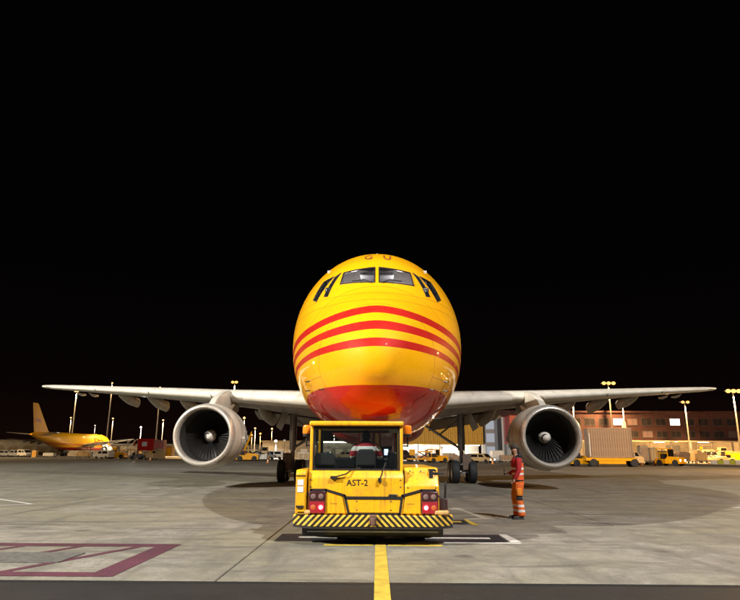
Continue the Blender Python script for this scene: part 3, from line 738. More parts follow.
def make_engine(sgn):
    ex, ez, ey = sgn*7.96, 2.36, 16.55
    o = (ex, ey, ez); d = (0, 1, 0)
    n_ = MB().lathe([(0.30, 1.42), (0.7, 1.485), (1.3, 1.52), (2.2, 1.50), (3.0, 1.42), (3.6, 1.30), (3.9, 1.22), (3.9, 1.16), (3.3, 1.18)], o, d, 64).build('engine', M['cream'], plane, smooth=True)
    MB().lathe([(0.31, 1.418), (0.16, 1.395), (0.06, 1.36), (0.01, 1.315), (0.0, 1.275), (0.03, 1.235), (0.10, 1.20), (0.24, 1.18), (0.40, 1.172)], o, d, 72).build('intake_lip', M['lip'], n_, smooth=True)
    MB().lathe([(0.40, 1.170), (0.8, 1.165), (1.55, 1.17), (2.6, 1.17)], o, d, 64).build('intake_barrel', M['barrel'], n_, smooth=True)
    MB().lathe([(1.75, 0.20), (1.75, 1.168)], o, d, 48).build('fan_backing', M['black'], n_)
    fan = MB(); NB = 38
    for k in range(NB):
        a = 2*PI*k/NB
        def P(r, da, y): return (ex+r*math.cos(a+da), ey+y, ez+r*math.sin(a+da))
        rings = []
        for i in range(5):
            t = i/4; r = 0.30+0.855*t; tw = 0.9-0.55*t; ch = 0.16+0.10*t
            hy, hx_ = ch*0.5*math.cos(0.9*t+0.35), ch*0.5*math.sin(0.9*t+0.35)/max(r, 0.3)
            fan.v.append(P(r, -hx_, 1.38-hy)); fan.v.append(P(r, hx_, 1.38+hy))
        b0 = len(fan.v)-10
        for i in range(4): fan.f.append((b0+2*i, b0+2*i+1, b0+2*i+3, b0+2*i+2))
    fan.build('fan', M['fan'], n_, smooth=True)
    sp_ = MB().lathe([(0.98, 0.004), (0.99, 0.06), (1.02, 0.12), (1.08, 0.18), (1.18, 0.235), (1.30, 0.275), (1.45, 0.30)], o, d, 32, True).build('spinner', M['spinner'], n_, smooth=True)
    sw = MB()
    prf = [(0.98, 0.004), (0.99, 0.06), (1.02, 0.12), (1.08, 0.18), (1.18, 0.235), (1.30, 0.275)]
    for k in range(14):
        def SP(t, da):
            q = 0.8+t*4.0; i = min(4, int(q)); f = q-i; yy = prf[i][0]+(prf[i+1][0]-prf[i][0])*f; rr_ = prf[i][1]+(prf[i+1][1]-prf[i][1])*f
            an = 0.6+t*4.2+da; return (ex+(rr_+.004)*math.cos(an), ey+yy-.004, ez+(rr_+.004)*math.sin(an))
        t0, t1 = k/14, (k+1)/14; w0, w1 = .55*math.sin(PI*t0)+.06, .55*math.sin(PI*t1)+.06
        for q_ in range(6):
            u0, u1 = -1+q_/3, -1+(q_+1)/3
            sw.add([SP(t0, w0*u0), SP(t0, w0*u1), SP(t1, w1*u1), SP(t1, w1*u0)], [(0, 1, 2, 3)])
    sw.build('spinner_swirl', M['black_trim'], n_)
    for yy, rr_ in ((0.33, 1.428), (2.55, 1.470)): MB().lathe([(yy-.008, rr_), (yy, rr_+.006), (yy+.008, rr_)], o, d, 64).build('cowl_seam', M['dark_metal'], n_)
    for k in range(5): MB().box(ex-0.05, ex+0.05, ey+0.9+k*.42, ey+1.06+k*.42, ez-1.535, ez-1.49).build('cowl_latch', M['metal'], n_, bevel=.01)
    core = MB().lathe([(3.2, 0.80), (3.9, 0.86), (4.6, 0.74), (5.3, 0.55), (5.35, 0.50), (4.9, 0.52)], o, d, 32).build('core_cowl', M['metal'], n_, smooth=True)
    MB().lathe([(4.9, 0.40), (5.5, 0.30), (6.1, 0.05)], o, d, 24, True, True).build('exhaust_cone', M['dark_metal'], n_, smooth=True)
    # strake, pylon
    py = MB()
    wv = wing_at(7.96)
    prof = [(1.15, 1.44), (1.7, 1.78), (2.4, 2.05), (3.3, 2.28), (4.3, 2.42), (5.2, 2.40), (6.6, 2.0), (6.6, 1.5), (5.0, 0.95), (3.6, 1.10), (2.2, 1.42)]
    top = [(ey+u, ez+v) for u, v in prof]
    py.prism(top, 'x', ex-0.16, ex+0.16)
    py.build('pylon', M['cream'], n_, bevel=0.05)
    for k, (a, yy) in enumerate(((62, 1.6), (118, 1.6))):
        r = 1.50; A = R(a); base = Vector((ex+r*math.cos(A), ey+yy, ez+r*math.sin(A))); od = Vector((math.cos(A), 0, math.sin(A)))
        MB().add([base-od*.03, base+Vector((0, 1.0, 0))-od*.05, base+Vector((0, 0.95, 0))+od*0.28, base+Vector((0, 0.55, 0))+od*0.26], [(0, 1, 2, 3)]).build('strake', M['cream'], n_)
    # access panels / drain mast on the cowl's flank
    inn = -sgn
    for yy, zz in ((2.35, 0.15), (2.35, -0.30), (2.7, -0.05)):
        r = 1.49
        zz_ = zz; xx = inn*math.sqrt(r*r-zz*zz)
        MB().box(ex+xx-0.05, ex+xx+0.05, ey+yy-0.14, ey+yy+0.14, ez+zz_-0.13, ez+zz_+0.13).build('cowl_fitting', M['metal'], n_, bevel=0.02)
    # fan-cowl seam ring
    MB().lathe([(1.42, 1.522), (1.43, 1.527), (1.45, 1.527), (1.46, 1.522)], o, d, 64).build('cowl_seam', M['dark_metal'], n_)
    return n_
engines = [make_engine(s) for s in (-1, 1)]

# belly fairing, tail
bf = []
for s, hw, zb, zt in ((15.6, .6, 2.12, 2.6), (16.6, 1.3, 2.04, 3.2), (18, 1.9, 1.99, 3.9), (20, 2.45, 1.97, 4.4), (25, 2.5, 1.97, 4.4), (28, 2.2, 1.99, 4.1), (30.5, 1.3, 2.04, 3.2), (31.6, .6, 2.12, 2.6)):
    cz = (zb+zt)/2; bf.append([(math.copysign(abs(math.cos(a))**0.7, math.cos(a))*hw, s, cz+math.copysign(abs(math.sin(a))**0.8, math.sin(a))*(zt-zb)/2) for a in [2*PI*j/40 for j in range(40)]])
MB().loft(bf).build('belly_fairing', M['red'], plane, smooth=True, angle=60)
fin = []
for z, le, ch in ((7.3, 42.2, 9.6), (8.2, 44.2, 8.0), (12, 47.6, 5.6), (16.3, 51.3, 3.2), (16.55, 51.8, 2.6)):
    fin.append([(p[2], p[1], z) for p in airfoil(le, ch, 0.0, 0.11, 0.0, 14)])
fin_o = MB().loft(fin).build('tail_fin', M['fin_yellow'], plane, smooth=True, angle=50)
for sgn in (-1, 1):
    hs = []
    for x, le, ch, z in ((0.5, 46.2, 5.6, 6.6), (1.5, 46.8, 5.2, 6.7), (7.9, 51.3, 2.4, 7.3), (8.15, 51.7, 1.9, 7.32)):
        hs.append(airfoil(le, ch, z, .10, R(-1), 12, sgn*x))
    MB().loft(hs).build('tailplane', M['cream'], plane, smooth=True, angle=50)
# white/red lettering on the flank and fin (shown by the far twin only from its side)

def wheel(mb_name, c, r, w, parent, hub=0.5):
    t = MB().lathe([(-w/2, r*.62), (-w/2, r*.86), (-w*.40, r*.96), (-w*.2, r), (w*.2, r), (w*.40, r*.96), (w/2, r*.86), (w/2, r*.62)], c, (1, 0, 0), 36).build(mb_name, M['tyre'], parent, smooth=True)
    MB().lathe([(-w*.48, r*.63), (-w*.42, r*.50), (-w*.20, r*.42), (-w*.26, r*.16), (-w*.45, r*.12), (-w*.45, 0.001)], c, (1, 0, 0), 24).lathe([(w*.48, r*.63), (w*.42, r*.50), (w*.20, r*.42), (w*.26, r*.16), (w*.45, r*.12), (w*.45, 0.001)], c, (1, 0, 0), 24).build('rim', M['metal'], t, smooth=True)
    return t
def main_gear(sgn):
    gx, gy = sgn*4.80, 24.0
    leg = MB().tube((gx, gy, 0.62), (gx, gy, 2.0), 0.13, 0.13, 16).tube((gx, gy, 1.75), (gx, gy, 3.9), 0.19, 0.21, 20).build('main_gear', M['strut'], plane, smooth=True)
    MB().tube((gx, gy-0.24, 1.2), (gx, gy-0.24, 3.8), 0.06, 0.06, 10).build('oleo_pipe', M['metal'], leg, smooth=True)
    for dy in (-0.7, 0.7):
        for dx in (-0.47, 0.47): wheel('wheel', (gx+dx, gy+dy, 0.615), 0.615, 0.42, leg)
        MB().tube((gx-0.5, gy+dy, .615), (gx+0.5, gy+dy, .615), 0.08, 0.08, 12).build('axle', M['metal'], leg)
    MB().tube((gx, gy-0.8, .62), (gx, gy+.8, .62), 0.12, 0.12, 12).build('bogie_beam', M['strut'], leg, smooth=True)
    # side stay and drag brace
    MB().tube((gx-sgn*0.1, gy+0.1, 1.9), (gx-sgn*2.3, gy+0.2, 3.35), 0.075, 0.075, 10).build('side_stay', M['metal'], leg, smooth=True)
    MB().tube((gx-sgn*1.2, gy+0.15, 2.65), (gx-sgn*0.1, gy, 3.5), 0.05, 0.05, 8).build('lock_link', M['metal'], leg, smooth=True)
    MB().path([(gx, gy-.2, 1.15), (gx, gy-.52, 1.4), (gx, gy-.2, 1.75)], 0.05).build('torque_link', M['metal'], leg)
    MB().path([(gx+.16, gy-.2, 3.6), (gx+.18, gy-.22, 2.2), (gx+.1, gy-.28, 1.2), (gx+.3, gy-.6, .8)], 0.022, 6).build('brake_hose', M['black'], leg)
    # leg door (brown, outboard) and hinged wing door
    dx = gx+sgn*0.34-0.17*(sgn > 0)+0.17*(sgn < 0)
    MB().box(dx-0.24, dx+0.24, gy-0.98, gy-0.92, 0.72, 1.58).build('leg_cover', M['gear_brown'], leg, bevel=0.02)
    MB().add([(gx+sgn*.45, gy-.9, 3.95), (gx+sgn*.45, gy+1.1, 3.85), (gx+sgn*.85, gy+1.1, 2.85), (gx+sgn*.85, gy-.9, 3.0)], [(0, 1, 2, 3)]).add([(gx+sgn*.49, gy-.9, 3.95), (gx+sgn*.49, gy+1.1, 3.85), (gx+sgn*.89, gy+1.1, 2.87), (gx+sgn*.89, gy-.9, 3.02)], [(3, 2, 1, 0)]).build('gear_door', M['white'], leg)
    return leg
for s in (-1, 1): main_gear(s)
# nose gear
ngy = 6.4
leg = MB().tube((0, ngy, 0.75), (0, ngy+.1, 2.5), 0.10, 0.14, 16).build('nose_gear', M['strut'], plane, smooth=True)
for dx in (-0.30, 0.30): wheel('wheel', (dx, ngy, 0.78), 0.48, 0.30, leg)
MB().tube((-0.4, ngy, .78), (0.4, ngy, .78), 0.06, 0.06, 10).build('axle', M['metal'], leg)
MB().tube((0, ngy-.1, 1.3), (0, ngy-1.4, 2.3), 0.06, 0.06, 10).build('drag_brace', M['metal'], leg)
for sgn in (-1, 1):
    MB().box(sgn*0.5-0.02, sgn*0.5+0.02, ngy-0.6, ngy+1.3, 1.45, 2.25).build('nose_gear_door', M['red'], leg)

# ------------------------------------------------------------------ the tug
TX, TY = -0.10, 11.60
tug = thing('aircraft_tug', 'yellow airport pushback tug with a glazed cab and chevron bumper', 'tug', (TX, TY, 0))
YM = M['tug_yellow']
MB().box(-1.15, 1.15, 0.35, 7.1, 0.30, 0.56).build('chassis', M['dark_metal'], tug, bevel=0.02)
# bumper beam with angled ends
bp = MB().prism([(-1.46, 0.30), (-1.10, 0.0), (1.10, 0.0), (1.45, 0.30), (1.45, 0.42), (-1.46, 0.42)], 'z', 0.325, 0.515).build('bumper', M['chevron'], tug, bevel=0.012)
MB().prism([(-1.46, 0.31), (-1.10, 0.01), (1.10, 0.01), (1.45, 0.31), (1.45, 0.42), (-1.46, 0.42)], 'z', 0.29, 0.326).build('bumper_lip', M['black_trim'], bp)
for x in (-1.26, 1.24):
    MB().box(x-0.13, x+0.13, 0.10, 0.36, 0.517, 0.60).build('bumper_step', paint('worn_tan_pad', (0.62, 0.36, 0.12), 0.6, 0, 0, .2), bp, bevel=0.03, seg=3)
MB().box(-0.06, 0.06, -0.05, 0.05, 0.37, 0.53).box(-0.035, 0.035, -0.085, -0.05, 0.35, 0.48).build('tow_hitch', paint('rusty_hitch', (0.16, 0.085, 0.06), 0.6, 0.3), tug, bevel=0.012)
MB().prism([(0.32, 0.33), (0.40, 0.12), (0.55, 0.10), (0.55, 0.33)], 'x', -1.30, 1.28).build('shade_skirt', M['black_trim'], tug, bevel=0.01)  # added dark skirt standing in for the shade below the bumper, hides the tyres
MB().box(-1.20, 1.18, 0.300, 0.318, 0.20, 0.222).build('skirt_strip', M['metal'], tug)  # added metal strip imitating the bluish reflected line under the bumper
# bodies
body = MB().prism([(0.16, 0.52), (0.16, 1.16), (0.24, 1.28), (2.25, 1.28), (2.25, 0.52)], 'x', -1.19, 0.56).build('body', YM, tug, bevel=0.02)
dk = MB().prism([(0.16, 0.52), (0.16, 1.02), (0.38, 1.34), (3.6, 1.34), (3.6, 0.52)], 'x', 0.575, 1.20).build('side_deck', YM, tug, bevel=0.02)
for k in range(3): MB().tube((0.68+0.20*k, 0.305, 1.27), (0.68+0.20*k, 0.28, 1.285), 0.014, 0.014, 8).build('deck_bolt', M['dark_metal'], dk)
MB().box(0.559, 0.574, 0.20, 2.2, 0.55, 1.30).build('body_seam', M['black_trim'], tug)
fd = MB().prism([(0.10, 0.52), (0.10, 1.24), (0.16, 1.30), (1.5, 1.30), (1.5, 0.52)], 'x', -1.41, -1.215).build('side_fender', YM, tug, bevel=0.025)
for z in (0.905, 1.025): MB().box(-1.375, -1.265, 0.092, 0.099, z, z+0.10).build('sticker', M['sticker'], fd)
MB().box(-1.39, -1.25, 0.07, 0.095, 0.64, 0.675).build('fender_handle', M['black_trim'], fd)
MB().box(-1.41, -1.23, 0.092, 0.099, 1.185, 1.20).build('fender_band', M['black_trim'], fd)
hood = MB().prism([(2.27, 0.56), (2.27, 1.22), (4.1, 1.10), (4.3, 0.95), (4.3, 0.56)], 'x', -1.19, 0.56).build('hood', YM, tug, bevel=0.03)
for sgn in (-1, 1):
    arm = MB().prism([(4.3, 0.22), (4.3, 0.95), (6.6, 0.80), (7.2, 0.55), (7.2, 0.18)], 'x', min(sgn*0.62, sgn*1.25), max(sgn*0.62, sgn*1.25)).build('cradle_arm', YM, tug, bevel=0.03)
MB().box(-0.62, 0.62, 5.7, 5.9, 0.28, 0.75).build('cradle_plate', M['dark_metal'], tug, bevel=0.02)
MB().box(-0.62, 0.62, 6.0, 7.1, 0.24, 0.30).build('lift_platform', M['dark_metal'], tug, bevel=0.02)
for x in (-1.02, 1.02):
    for y in (1.35, 5.0):
        wheel('wheel', (x, y, 0.47), 0.47, 0.36, tug)
# panel trims on the rear face
face = 0.157
def strip(pts, w=0.017):
    mb = MB()
    for p, q in zip(pts, pts[1:]):
        P0, Q0 = Vector((p[0], 0, p[1])), Vector((q[0], 0, q[1])); d = (Q0-P0).normalized(); nrm = Vector((-d.z, 0, d.x))*w
        a, b_, c, e_ = P0+nrm-d*w*.6, Q0+nrm+d*w*.6, Q0-nrm+d*w*.6, P0-nrm-d*w*.6
        mb.loft([[(v.x, face-0.022, v.z) for v in (a, b_, c, e_)], [(v.x, face+0.01, v.z) for v in (a, b_, c, e_)]])
    return mb
strip([(-1.175, 0.86), (-1.13, 0.945), (-0.86, 0.945), (-0.52, 0.85), (-0.44, 0.53)], 0.020).build('panel_trim', M['black_trim'], tug)
strip([(1.165, 0.86), (1.12, 0.945), (0.88, 0.945), (0.53, 0.85), (0.48, 0.53)], 0.020).build('panel_trim', M['black_trim'], tug)
strip([(-0.50, 0.81), (0.49, 0.81)], 0.024).build('panel_trim', M['black_trim'], tug)
strip([(-0.44, 0.535), (0.48, 0.535)], 0.012).build('panel_trim', M['black_trim'], tug)
MB().box(-0.48, 0.50, face-0.012, face+0.02, 0.55, 0.785).build('tail_panel', YM, tug, bevel=0.008)
MB().prism([(-0.84, 0.54), (-0.50, 0.54), (-0.56, 0.83), (-0.84, 0.91)], 'y', face-0.010, face+0.02).build('tail_panel', YM, tug, bevel=0.006)
MB().prism([(0.86, 0.54), (0.54, 0.54), (0.58, 0.83), (0.86, 0.91)], 'y', face-0.010, face+0.02).build('tail_panel', YM, tug, bevel=0.006)
MB().box(0.28, 0.44, face-0.03, face+0.01, 0.835, 0.875).build('grab_handle', M['black_trim'], tug, bevel=0.01)
for x, z in [(-1.14, 1.00), (-1.14, 1.12), (0.50, 1.00), (0.50, 1.12), (-0.30, 0.60), (0.32, 0.60), (-0.30, 0.75), (0.32, 0.75), (1.14, 0.99), (0.63, 0.99)]:
    MB().lathe([(-0.012, .001), (-0.010, .010), (0, .013)], (x, face-0.012 if z < 0.8 else face+0.002, z), (0, 1, 0), 8).build('bolt', M['dark_metal'], tug)
for x in (-0.72, 0.68):
    for k in range(4): MB().box(x-0.06+0.034*k, x-0.036+0.034*k, face-0.0125, face-0.009, 0.70, 0.715).build('stencil_mark', M['stencil'], tug)
MB().path([(1.16, 0.18, 0.86), (1.27, 0.14, 0.80), (1.30, 0.16, 0.62), (1.24, 0.2, 0.54)], 0.014, 8).build('hydraulic_hose', M['black'], tug)
# lamp clusters
for sgn, xc in ((-1, -1.015), (1, 1.025)):
    lc = MB().box(xc-0.155, xc+0.155, face-0.03, face+0.012, 0.535, 0.925).build('lamp_cluster', paint('dark_red_lamp_housing', (0.05, 0.012, 0.014), 0.35, 0, .3), tug, bevel=0.015)
    lx = lambda k: xc - sgn*0.07*k
    def lens(name, x, z, r, mat): return MB().lathe([(-0.018, 0.001), (-0.016, r*.6), (-0.008, r*.92), (0.0, r), (0.01, r)], (x, face-0.033, z), (0, 1, 0), 20).build(name, mat, lc, smooth=True)
    lens('reversing_lens', lx(-1), 0.83, 0.050, M['dim_lens']); lens('reflector_lens', lx(1), 0.83, 0.050, M['dim_lens'])
    MB().box(xc-0.14, xc+0.14, face-0.038, face-0.031, 0.545, 0.745).build('red_backing', M['red_lens'], lc, bevel=0.008)
    lens('indicator_lamp', lx(-1), 0.645, 0.048, M['amber'])
    lens('tail_lamp', lx(1), 0.645, 0.056, M['red_lamp'])
    MB().lathe([(-0.012, 0.001), (-0.010, 0.03), (0, 0.036)], (lx(1), face-0.052, 0.645), (0, 1, 0), 16).build('tail_lamp_bulb', M['red_core'], lc, smooth=True)
# lettering
me = text_mesh('AST-2', 0.155, 0.001, 0.0012)
for v in me.vertices: v.co = (v.co.x-0.49, face-0.001-v.co.z, v.co.y+1.02)
finish('fleet_number', me, M['black_trim'], tug)
# cab
cx0, cx1, cy0, cy1 = -1.19, 0.555, 0.36, 2.10
MB().box(cx0-0.02, cx1+0.02, cy0-0.06, cy1+0.05, 2.095, 2.185).build('cab_roof', YM, tug, bevel=0.03, seg=3)
for x in (cx0+0.025, cx1-0.025):
    for y in (cy0+0.03, cy1-0.03):
        MB().box(x-0.028, x+0.028, y-0.035, y+0.035, 1.26, 2.10).build('cab_post', YM, tug, bevel=0.012)
rw = MB().box(cx0+0.055, cx1-0.055, cy0+0.015, cy0+0.021, 1.30, 2.09).build('rear_window', M['glass'], tug)
fr_ = MB()
fr_.box(cx0+0.052, cx1-0.052, cy0+0.008, cy0+0.030, 2.045, 2.095).box(cx0+0.052, cx1-0.052, cy0+0.008, cy0+0.030, 1.28, 1.315)
fr_.box(cx0+0.052, cx0+0.085, cy0+0.008, cy0+0.030, 1.315, 2.045).box(cx1-0.085, cx1-0.052, cy0+0.008, cy0+0.030, 1.315, 2.045)
fr_.build('window_seal', M['black_trim'], rw)
MB().box(cx0+0.055, cx1-0.055, cy1-0.025, cy1-0.019, 1.32, 2.08).build('windscreen', M['glass'], tug)
fr_ = MB().box(cx0+0.05, cx1-0.05, cy1-0.04, cy1-0.005, 1.27, 1.36).box(cx0+0.05, cx1-0.05, cy1-0.04, cy1-0.005, 2.02, 2.095).box(cx0+0.05, cx0+0.10, cy1-0.04, cy1-0.005, 1.36, 2.02).box(cx1-0.10, cx1-0.05, cy1-0.04, cy1-0.005, 1.36, 2.02)
fr_.build('windscreen_frame', M['black_trim'], tug)
for x in (cx0+0.02, cx1-0.02): MB().box(x-0.003, x+0.003, cy0+0.07, cy1-0.07, 1.30, 2.09).build('side_window', M['glass'], tug)
MB().box(cx0+0.06, cx1-0.06, cy0+0.05, cy1-0.05, 1.262, 1.30).build('cab_floor', M['black_trim'], tug)
MB().box(cx0+0.07, cx1-0.07, cy0+0.04, cy1-0.05, 2.06, 2.094).build('headliner', M['black_trim'], tug)
MB().box(cx0+0.10, cx1-0.10, cy1-0.38, cy1-0.06, 1.30, 1.50).build('dashboard', M['black_trim'], tug, bevel=0.03)
MB().lathe([(-0.012, 0.15), (0.0, 0.165), (0.012, 0.15), (0.0, 0.138), (-0.012, 0.15)], (-0.14, cy1-0.52, 1.56), (0, -0.5, 0.86), 24).build('steering_wheel', M['black'], tug, smooth=True)
MB().box(0.22, 0.30, cy1-0.50, cy1-0.47, 1.56, 1.68).build('tablet', M['screen'], tug)
MB().tube((0.26, cy1-0.46, 1.3), (0.26, cy1-0.46, 1.6), 0.012).build('tablet_stalk', M['black'], tug)
MB().box(0.30, 0.47, cy0+0.12, cy0+0.20, 1.98, 2.05).build('roof_sticker', M['sticker'], tug)
for xs, w, zt in ((-0.92, 0.21, 1.60), (-0.14, 0.19, 1.67)):
    st_ = MB().prism([(xs-w, 1.36), (xs-w*0.95, zt-0.08), (xs-w*0.7, zt), (xs+w*0.7, zt), (xs+w*0.95, zt-0.08), (xs+w, 1.36)], 'y', cy0+0.07, cy0+0.15).build('driver_seat' if xs > -0.5 else 'passenger_seat', M['seat'], tug, bevel=0.035, seg=3)
    MB().box(xs-w, xs+w, cy0+0.13, cy0+0.65, 1.30, 1.42).build('seat_cushion', M['seat'], st_, bevel=0.04)
MB().box(0.28, 0.46, cy0+0.55, cy0+0.95, 1.30, 1.62).build('control_box', M['black_trim'], tug, bevel=0.02)
# wipers
MB().path([(-0.72, 0.125, 1.165), (-0.50, 0.125, 1.225), (-0.42, 0.20, 1.285), (-0.24, 0.33, 1.33)], 0.013, 6).box(-0.78, -0.66, 0.10, 0.15, 1.14, 1.19).build('wiper', M['black_trim'], tug)
MB().path([(0.12, 0.125, 1.13), (0.16, 0.13, 1.22), (0.18, 0.22, 1.30), (0.23, 0.34, 1.42)], 0.013, 6).box(0.09, 0.15, 0.10, 0.15, 1.08, 1.16).build('wiper', M['black_trim'], tug)
# beacons on side brackets
for sgn, x in ((-1, cx0-0.14), (1, cx1+0.12)):
    b_ = MB().lathe([(0, 0.075), (0.02, 0.085), (0.12, 0.082), (0.165, 0.070), (0.175, 0.03), (0.176, 0.001)], (x, 0.98, 1.965), (0, 0, 1), 20, True).build('beacon', M['orange_lens'], tug, smooth=True)
    MB().lathe([(-0.05, 0.05), (-0.05, 0.075), (0.0, 0.078)], (x, 0.98, 1.965), (0, 0, 1), 16, True).tube((x, 0.98, 1.72), (x, 0.98, 1.92), 0.016).tube((x, 0.98, 1.74), (x-sgn*0.13, 0.98, 1.74), 0.016).build('beacon_bracket', M['black_trim'], b_)
# right-hand mirror arm, grab rails and side box
mr = MB().path([(1.19, 0.40, 0.60), (1.21, 0.36, 1.20), (1.14, 0.34, 1.30), (1.02, 0.36, 1.30)], 0.018, 8).build('grab_rail', M['black_trim'], tug)
MB().box(1.215, 1.36, 0.24, 0.34, 0.50, 0.80).build('side_box', paint('dark_red_box', (0.06, 0.02, 0.02), .5), tug, bevel=0.015)
MB().path([(1.10, 0.30, 1.24), (1.30, 0.28, 1.24)], 0.02, 8).box(1.03, 1.10, 0.24, 0.34, 1.16, 1.31).build('side_mirror', M['black_trim'], tug)
MB().path([(1.31, 0.30, 0.60), (1.34, 0.32, 1.10)], 0.02, 8).build('grab_rail', M['black_trim'], tug)

# ------------------------------------------------------------------ people
def hand(parent, wrist, direction, mat, curl=0.3):
    d = Vector(direction).normalized(); side = Vector((0, -1, 0)) if abs(d.y) < 0.8 else Vector((1, 0, 0))
    nrm = d.cross(side).normalized(); side = nrm.cross(d).normalized(); w = Vector(wrist)
    pts = [(*w, 0.026), (*(w+d*0.05), 0.030, 0.018), (*(w+d*0.088), 0.034, 0.017)]; ed = [(0, 1), (1, 2)]
    for k, L in enumerate((0.062, 0.072, 0.068, 0.052)):
        o_ = w+d*0.088+side*(0.030-0.020*k); i0 = len(pts)
        pts += [(*o_, 0.0095), (*(o_+d*L*.5+nrm*L*.18*curl*3), 0.009), (*(o_+d*L*.75+nrm*L*.6*curl*3), 0.008)]
        ed += [(2, i0), (i0, i0+1), (i0+1, i0+2)]
    o_ = w+d*0.03+side*0.032; i0 = len(pts)
    pts += [(*o_, 0.011), (*(o_+d*0.035+side*0.022), 0.010), (*(o_+d*0.062+side*0.022+nrm*.012), 0.009)]; ed += [(1, i0), (i0, i0+1), (i0+1, i0+2)]
    return pts, ed

pw = thing('person', 'ground worker in orange and red hi-vis clothes and cap standing right of the tug', 'person', (3.56, 16.55, 0), R(0))
# faces -x.  body: one continuous skinned figure
bp_ = [(0.03, 0, 0.98, .145, .125), (0.02, 0, 1.15, .125, .115), (0.015, 0, 1.32, .135, .13), (0.02, 0, 1.46, .10, .11), (0.0, 0, 1.54, .066), (-0.015, 0, 1.60, .074), (-0.025, 0, 1.67, .104, .092), (-0.015, 0, 1.75, .098, .088),
       (0.03, -0.10, 0.90, .09), (0.00, -0.11, 0.52, .065), (0.055, -0.115, 0.12, .045), (-0.03, -0.118, 0.050, .028), (-0.11, -0.118, 0.042, .020),
       (0.03, 0.10, 0.90, .09), (-0.04, 0.11, 0.52, .065), (0.00, 0.115, 0.12, .045), (-0.085, 0.118, 0.050, .028), (-0.165, 0.118, 0.042, .020),
       (0.02, -0.17, 1.43, .062), (0.00, -0.235, 1.17, .048), (-0.10, -0.222, 0.97, .036),
       (0.02, 0.17, 1.43, .062), (0.03, 0.235, 1.17, .048), (-0.15, 0.19, 1.10, .036)]
be_ = [(0,1),(1,2),(2,3),(3,4),(4,5),(5,6),(6,7),(0,8),(8,9),(9,10),(10,11),(11,12),(0,13),(13,14),(14,15),(15,16),(16,17),(3,18),(18,19),(19,20),(3,21),(21,22),(22,23)]
for wr, dr_ in ((20, (-0.35, 0.02, -0.6)), (23, (-0.8, -0.1, 0.1))):
    hp, he = hand(None, bp_[wr][:3], dr_, None); b0 = len(bp_)
    bp_ += hp[1:]; be_ += [((wr if a == 0 else b0+a-1), b0+b_-1) for a, b_ in he]
skin('body', bp_, be_, M['skin'], pw, 2, 0)
OR, RC, TP, BK, AM = (0.82, 0.115, 0.025), (0.42, 0.010, 0.018), (0.82, 0.80, 0.78), (0.014, 0.013, 0.016), (0.78, 0.25, 0.015)
jk = zoned('orange_red_hi_vis_jacket', OR, [(RC, -1, -0.035, 0.9, 1.6), (TP, -1, 1, 1.075, 1.125), (TP, -1, 1, 1.205, 1.255), (BK, -0.05, 1, 1.37, 1.6), (BK, -1, 1, 0.9, 0.955)])
jb = limb('jacket', [(0.035, 0, 0.93, .195, .140), (0.035, 0, 1.05, .19, .140), (0.03, 0, 1.20, .20, .150), (0.025, 0, 1.36, .21, .155), (0.03, 0, 1.45, .185, .135), (0.025, 0, 1.515, .115, .105), (0.015, 0, 1.555, .085, .085)], jk, pw)
limb('sleeve', [(0.03, -0.165, 1.45, .085, .085), (0.02, -0.205, 1.36, .078, .076), (0.00, -0.235, 1.18, .062, .062), (-0.045, -0.235, 1.08, .055, .055), (-0.085, -0.225, 1.00, .048, .048)], M['red_cloth'], jb)
limb('sleeve', [(0.03, 0.165, 1.45, .085, .085), (0.035, 0.205, 1.36, .082, .085), (0.035, 0.245, 1.18, .068, .070), (-0.05, 0.225, 1.125, .060, .060), (-0.13, 0.195, 1.105, .048, .05)], M['red_cloth'], jb)
limb('hood', [(0.055, -0.085, 1.53, .06, .05), (0.10, -0.05, 1.545, .07, .06), (0.115, 0, 1.55, .07, .065), (0.10, 0.05, 1.545, .07, .06), (0.055, 0.085, 1.53, .06, .05)], M['black_cloth'], jb, (0, 0, 1))
tz = [(AM, -1, -0.055, 0.36, 0.82), (BK, -0.075, 1, 0.455, 0.565), (TP, -1, 1, 0.175, 0.235), (TP, -1, 1, 0.295, 0.355)]
tr_m = zoned('orange_hi_vis_trousers', (0.80, 0.15, 0.02), tz)
tro = limb('trousers', [(0.035, 0, 1.00, .170, .128), (0.04, 0, 0.90, .185, .138), (0.03, 0, 0.82, .175, .128)], tr_m, pw)
limb('trouser_leg', [(0.035, -0.095, 0.86, .098, .120), (0.015, -0.105, 0.70, .090, .108), (0.00, -0.11, 0.52, .084, .096), (0.035, -0.115, 0.30, .080, .092), (0.05, -0.115, 0.10, .084, .100)], tr_m, tro)
limb('trouser_leg', [(0.025, 0.095, 0.86, .098, .120), (-0.015, 0.105, 0.70, .090, .108), (-0.045, 0.11, 0.52, .084, .096), (-0.02, 0.115, 0.30, .080, .092), (-0.01, 0.115, 0.10, .084, .100)], tr_m, tro)
limb('cargo_pocket', [(0.01, -0.195, 0.74, .022, .065), (0.005, -0.20, 0.64, .024, .065), (0.005, -0.198, 0.58, .020, .06)], M['amber_cloth'], tro)
for y, dx in ((-0.115, 0.0), (0.115, -0.055)):
    limb('boot', [(0.05+dx, y, 0.17, .062, .068), (0.05+dx, y, 0.09, .058, .066), (0.02+dx, y, 0.055, .052, .050), (-0.06+dx, y, 0.045, .050, .040), (-0.15+dx, y, 0.038, .046, .030)], M['black'], pw)
    MB().box(-0.185+dx, 0.115+dx, y-0.05, y+0.05, 0.0, 0.025).build('boot_sole', M['black'], pw, bevel=0.01)
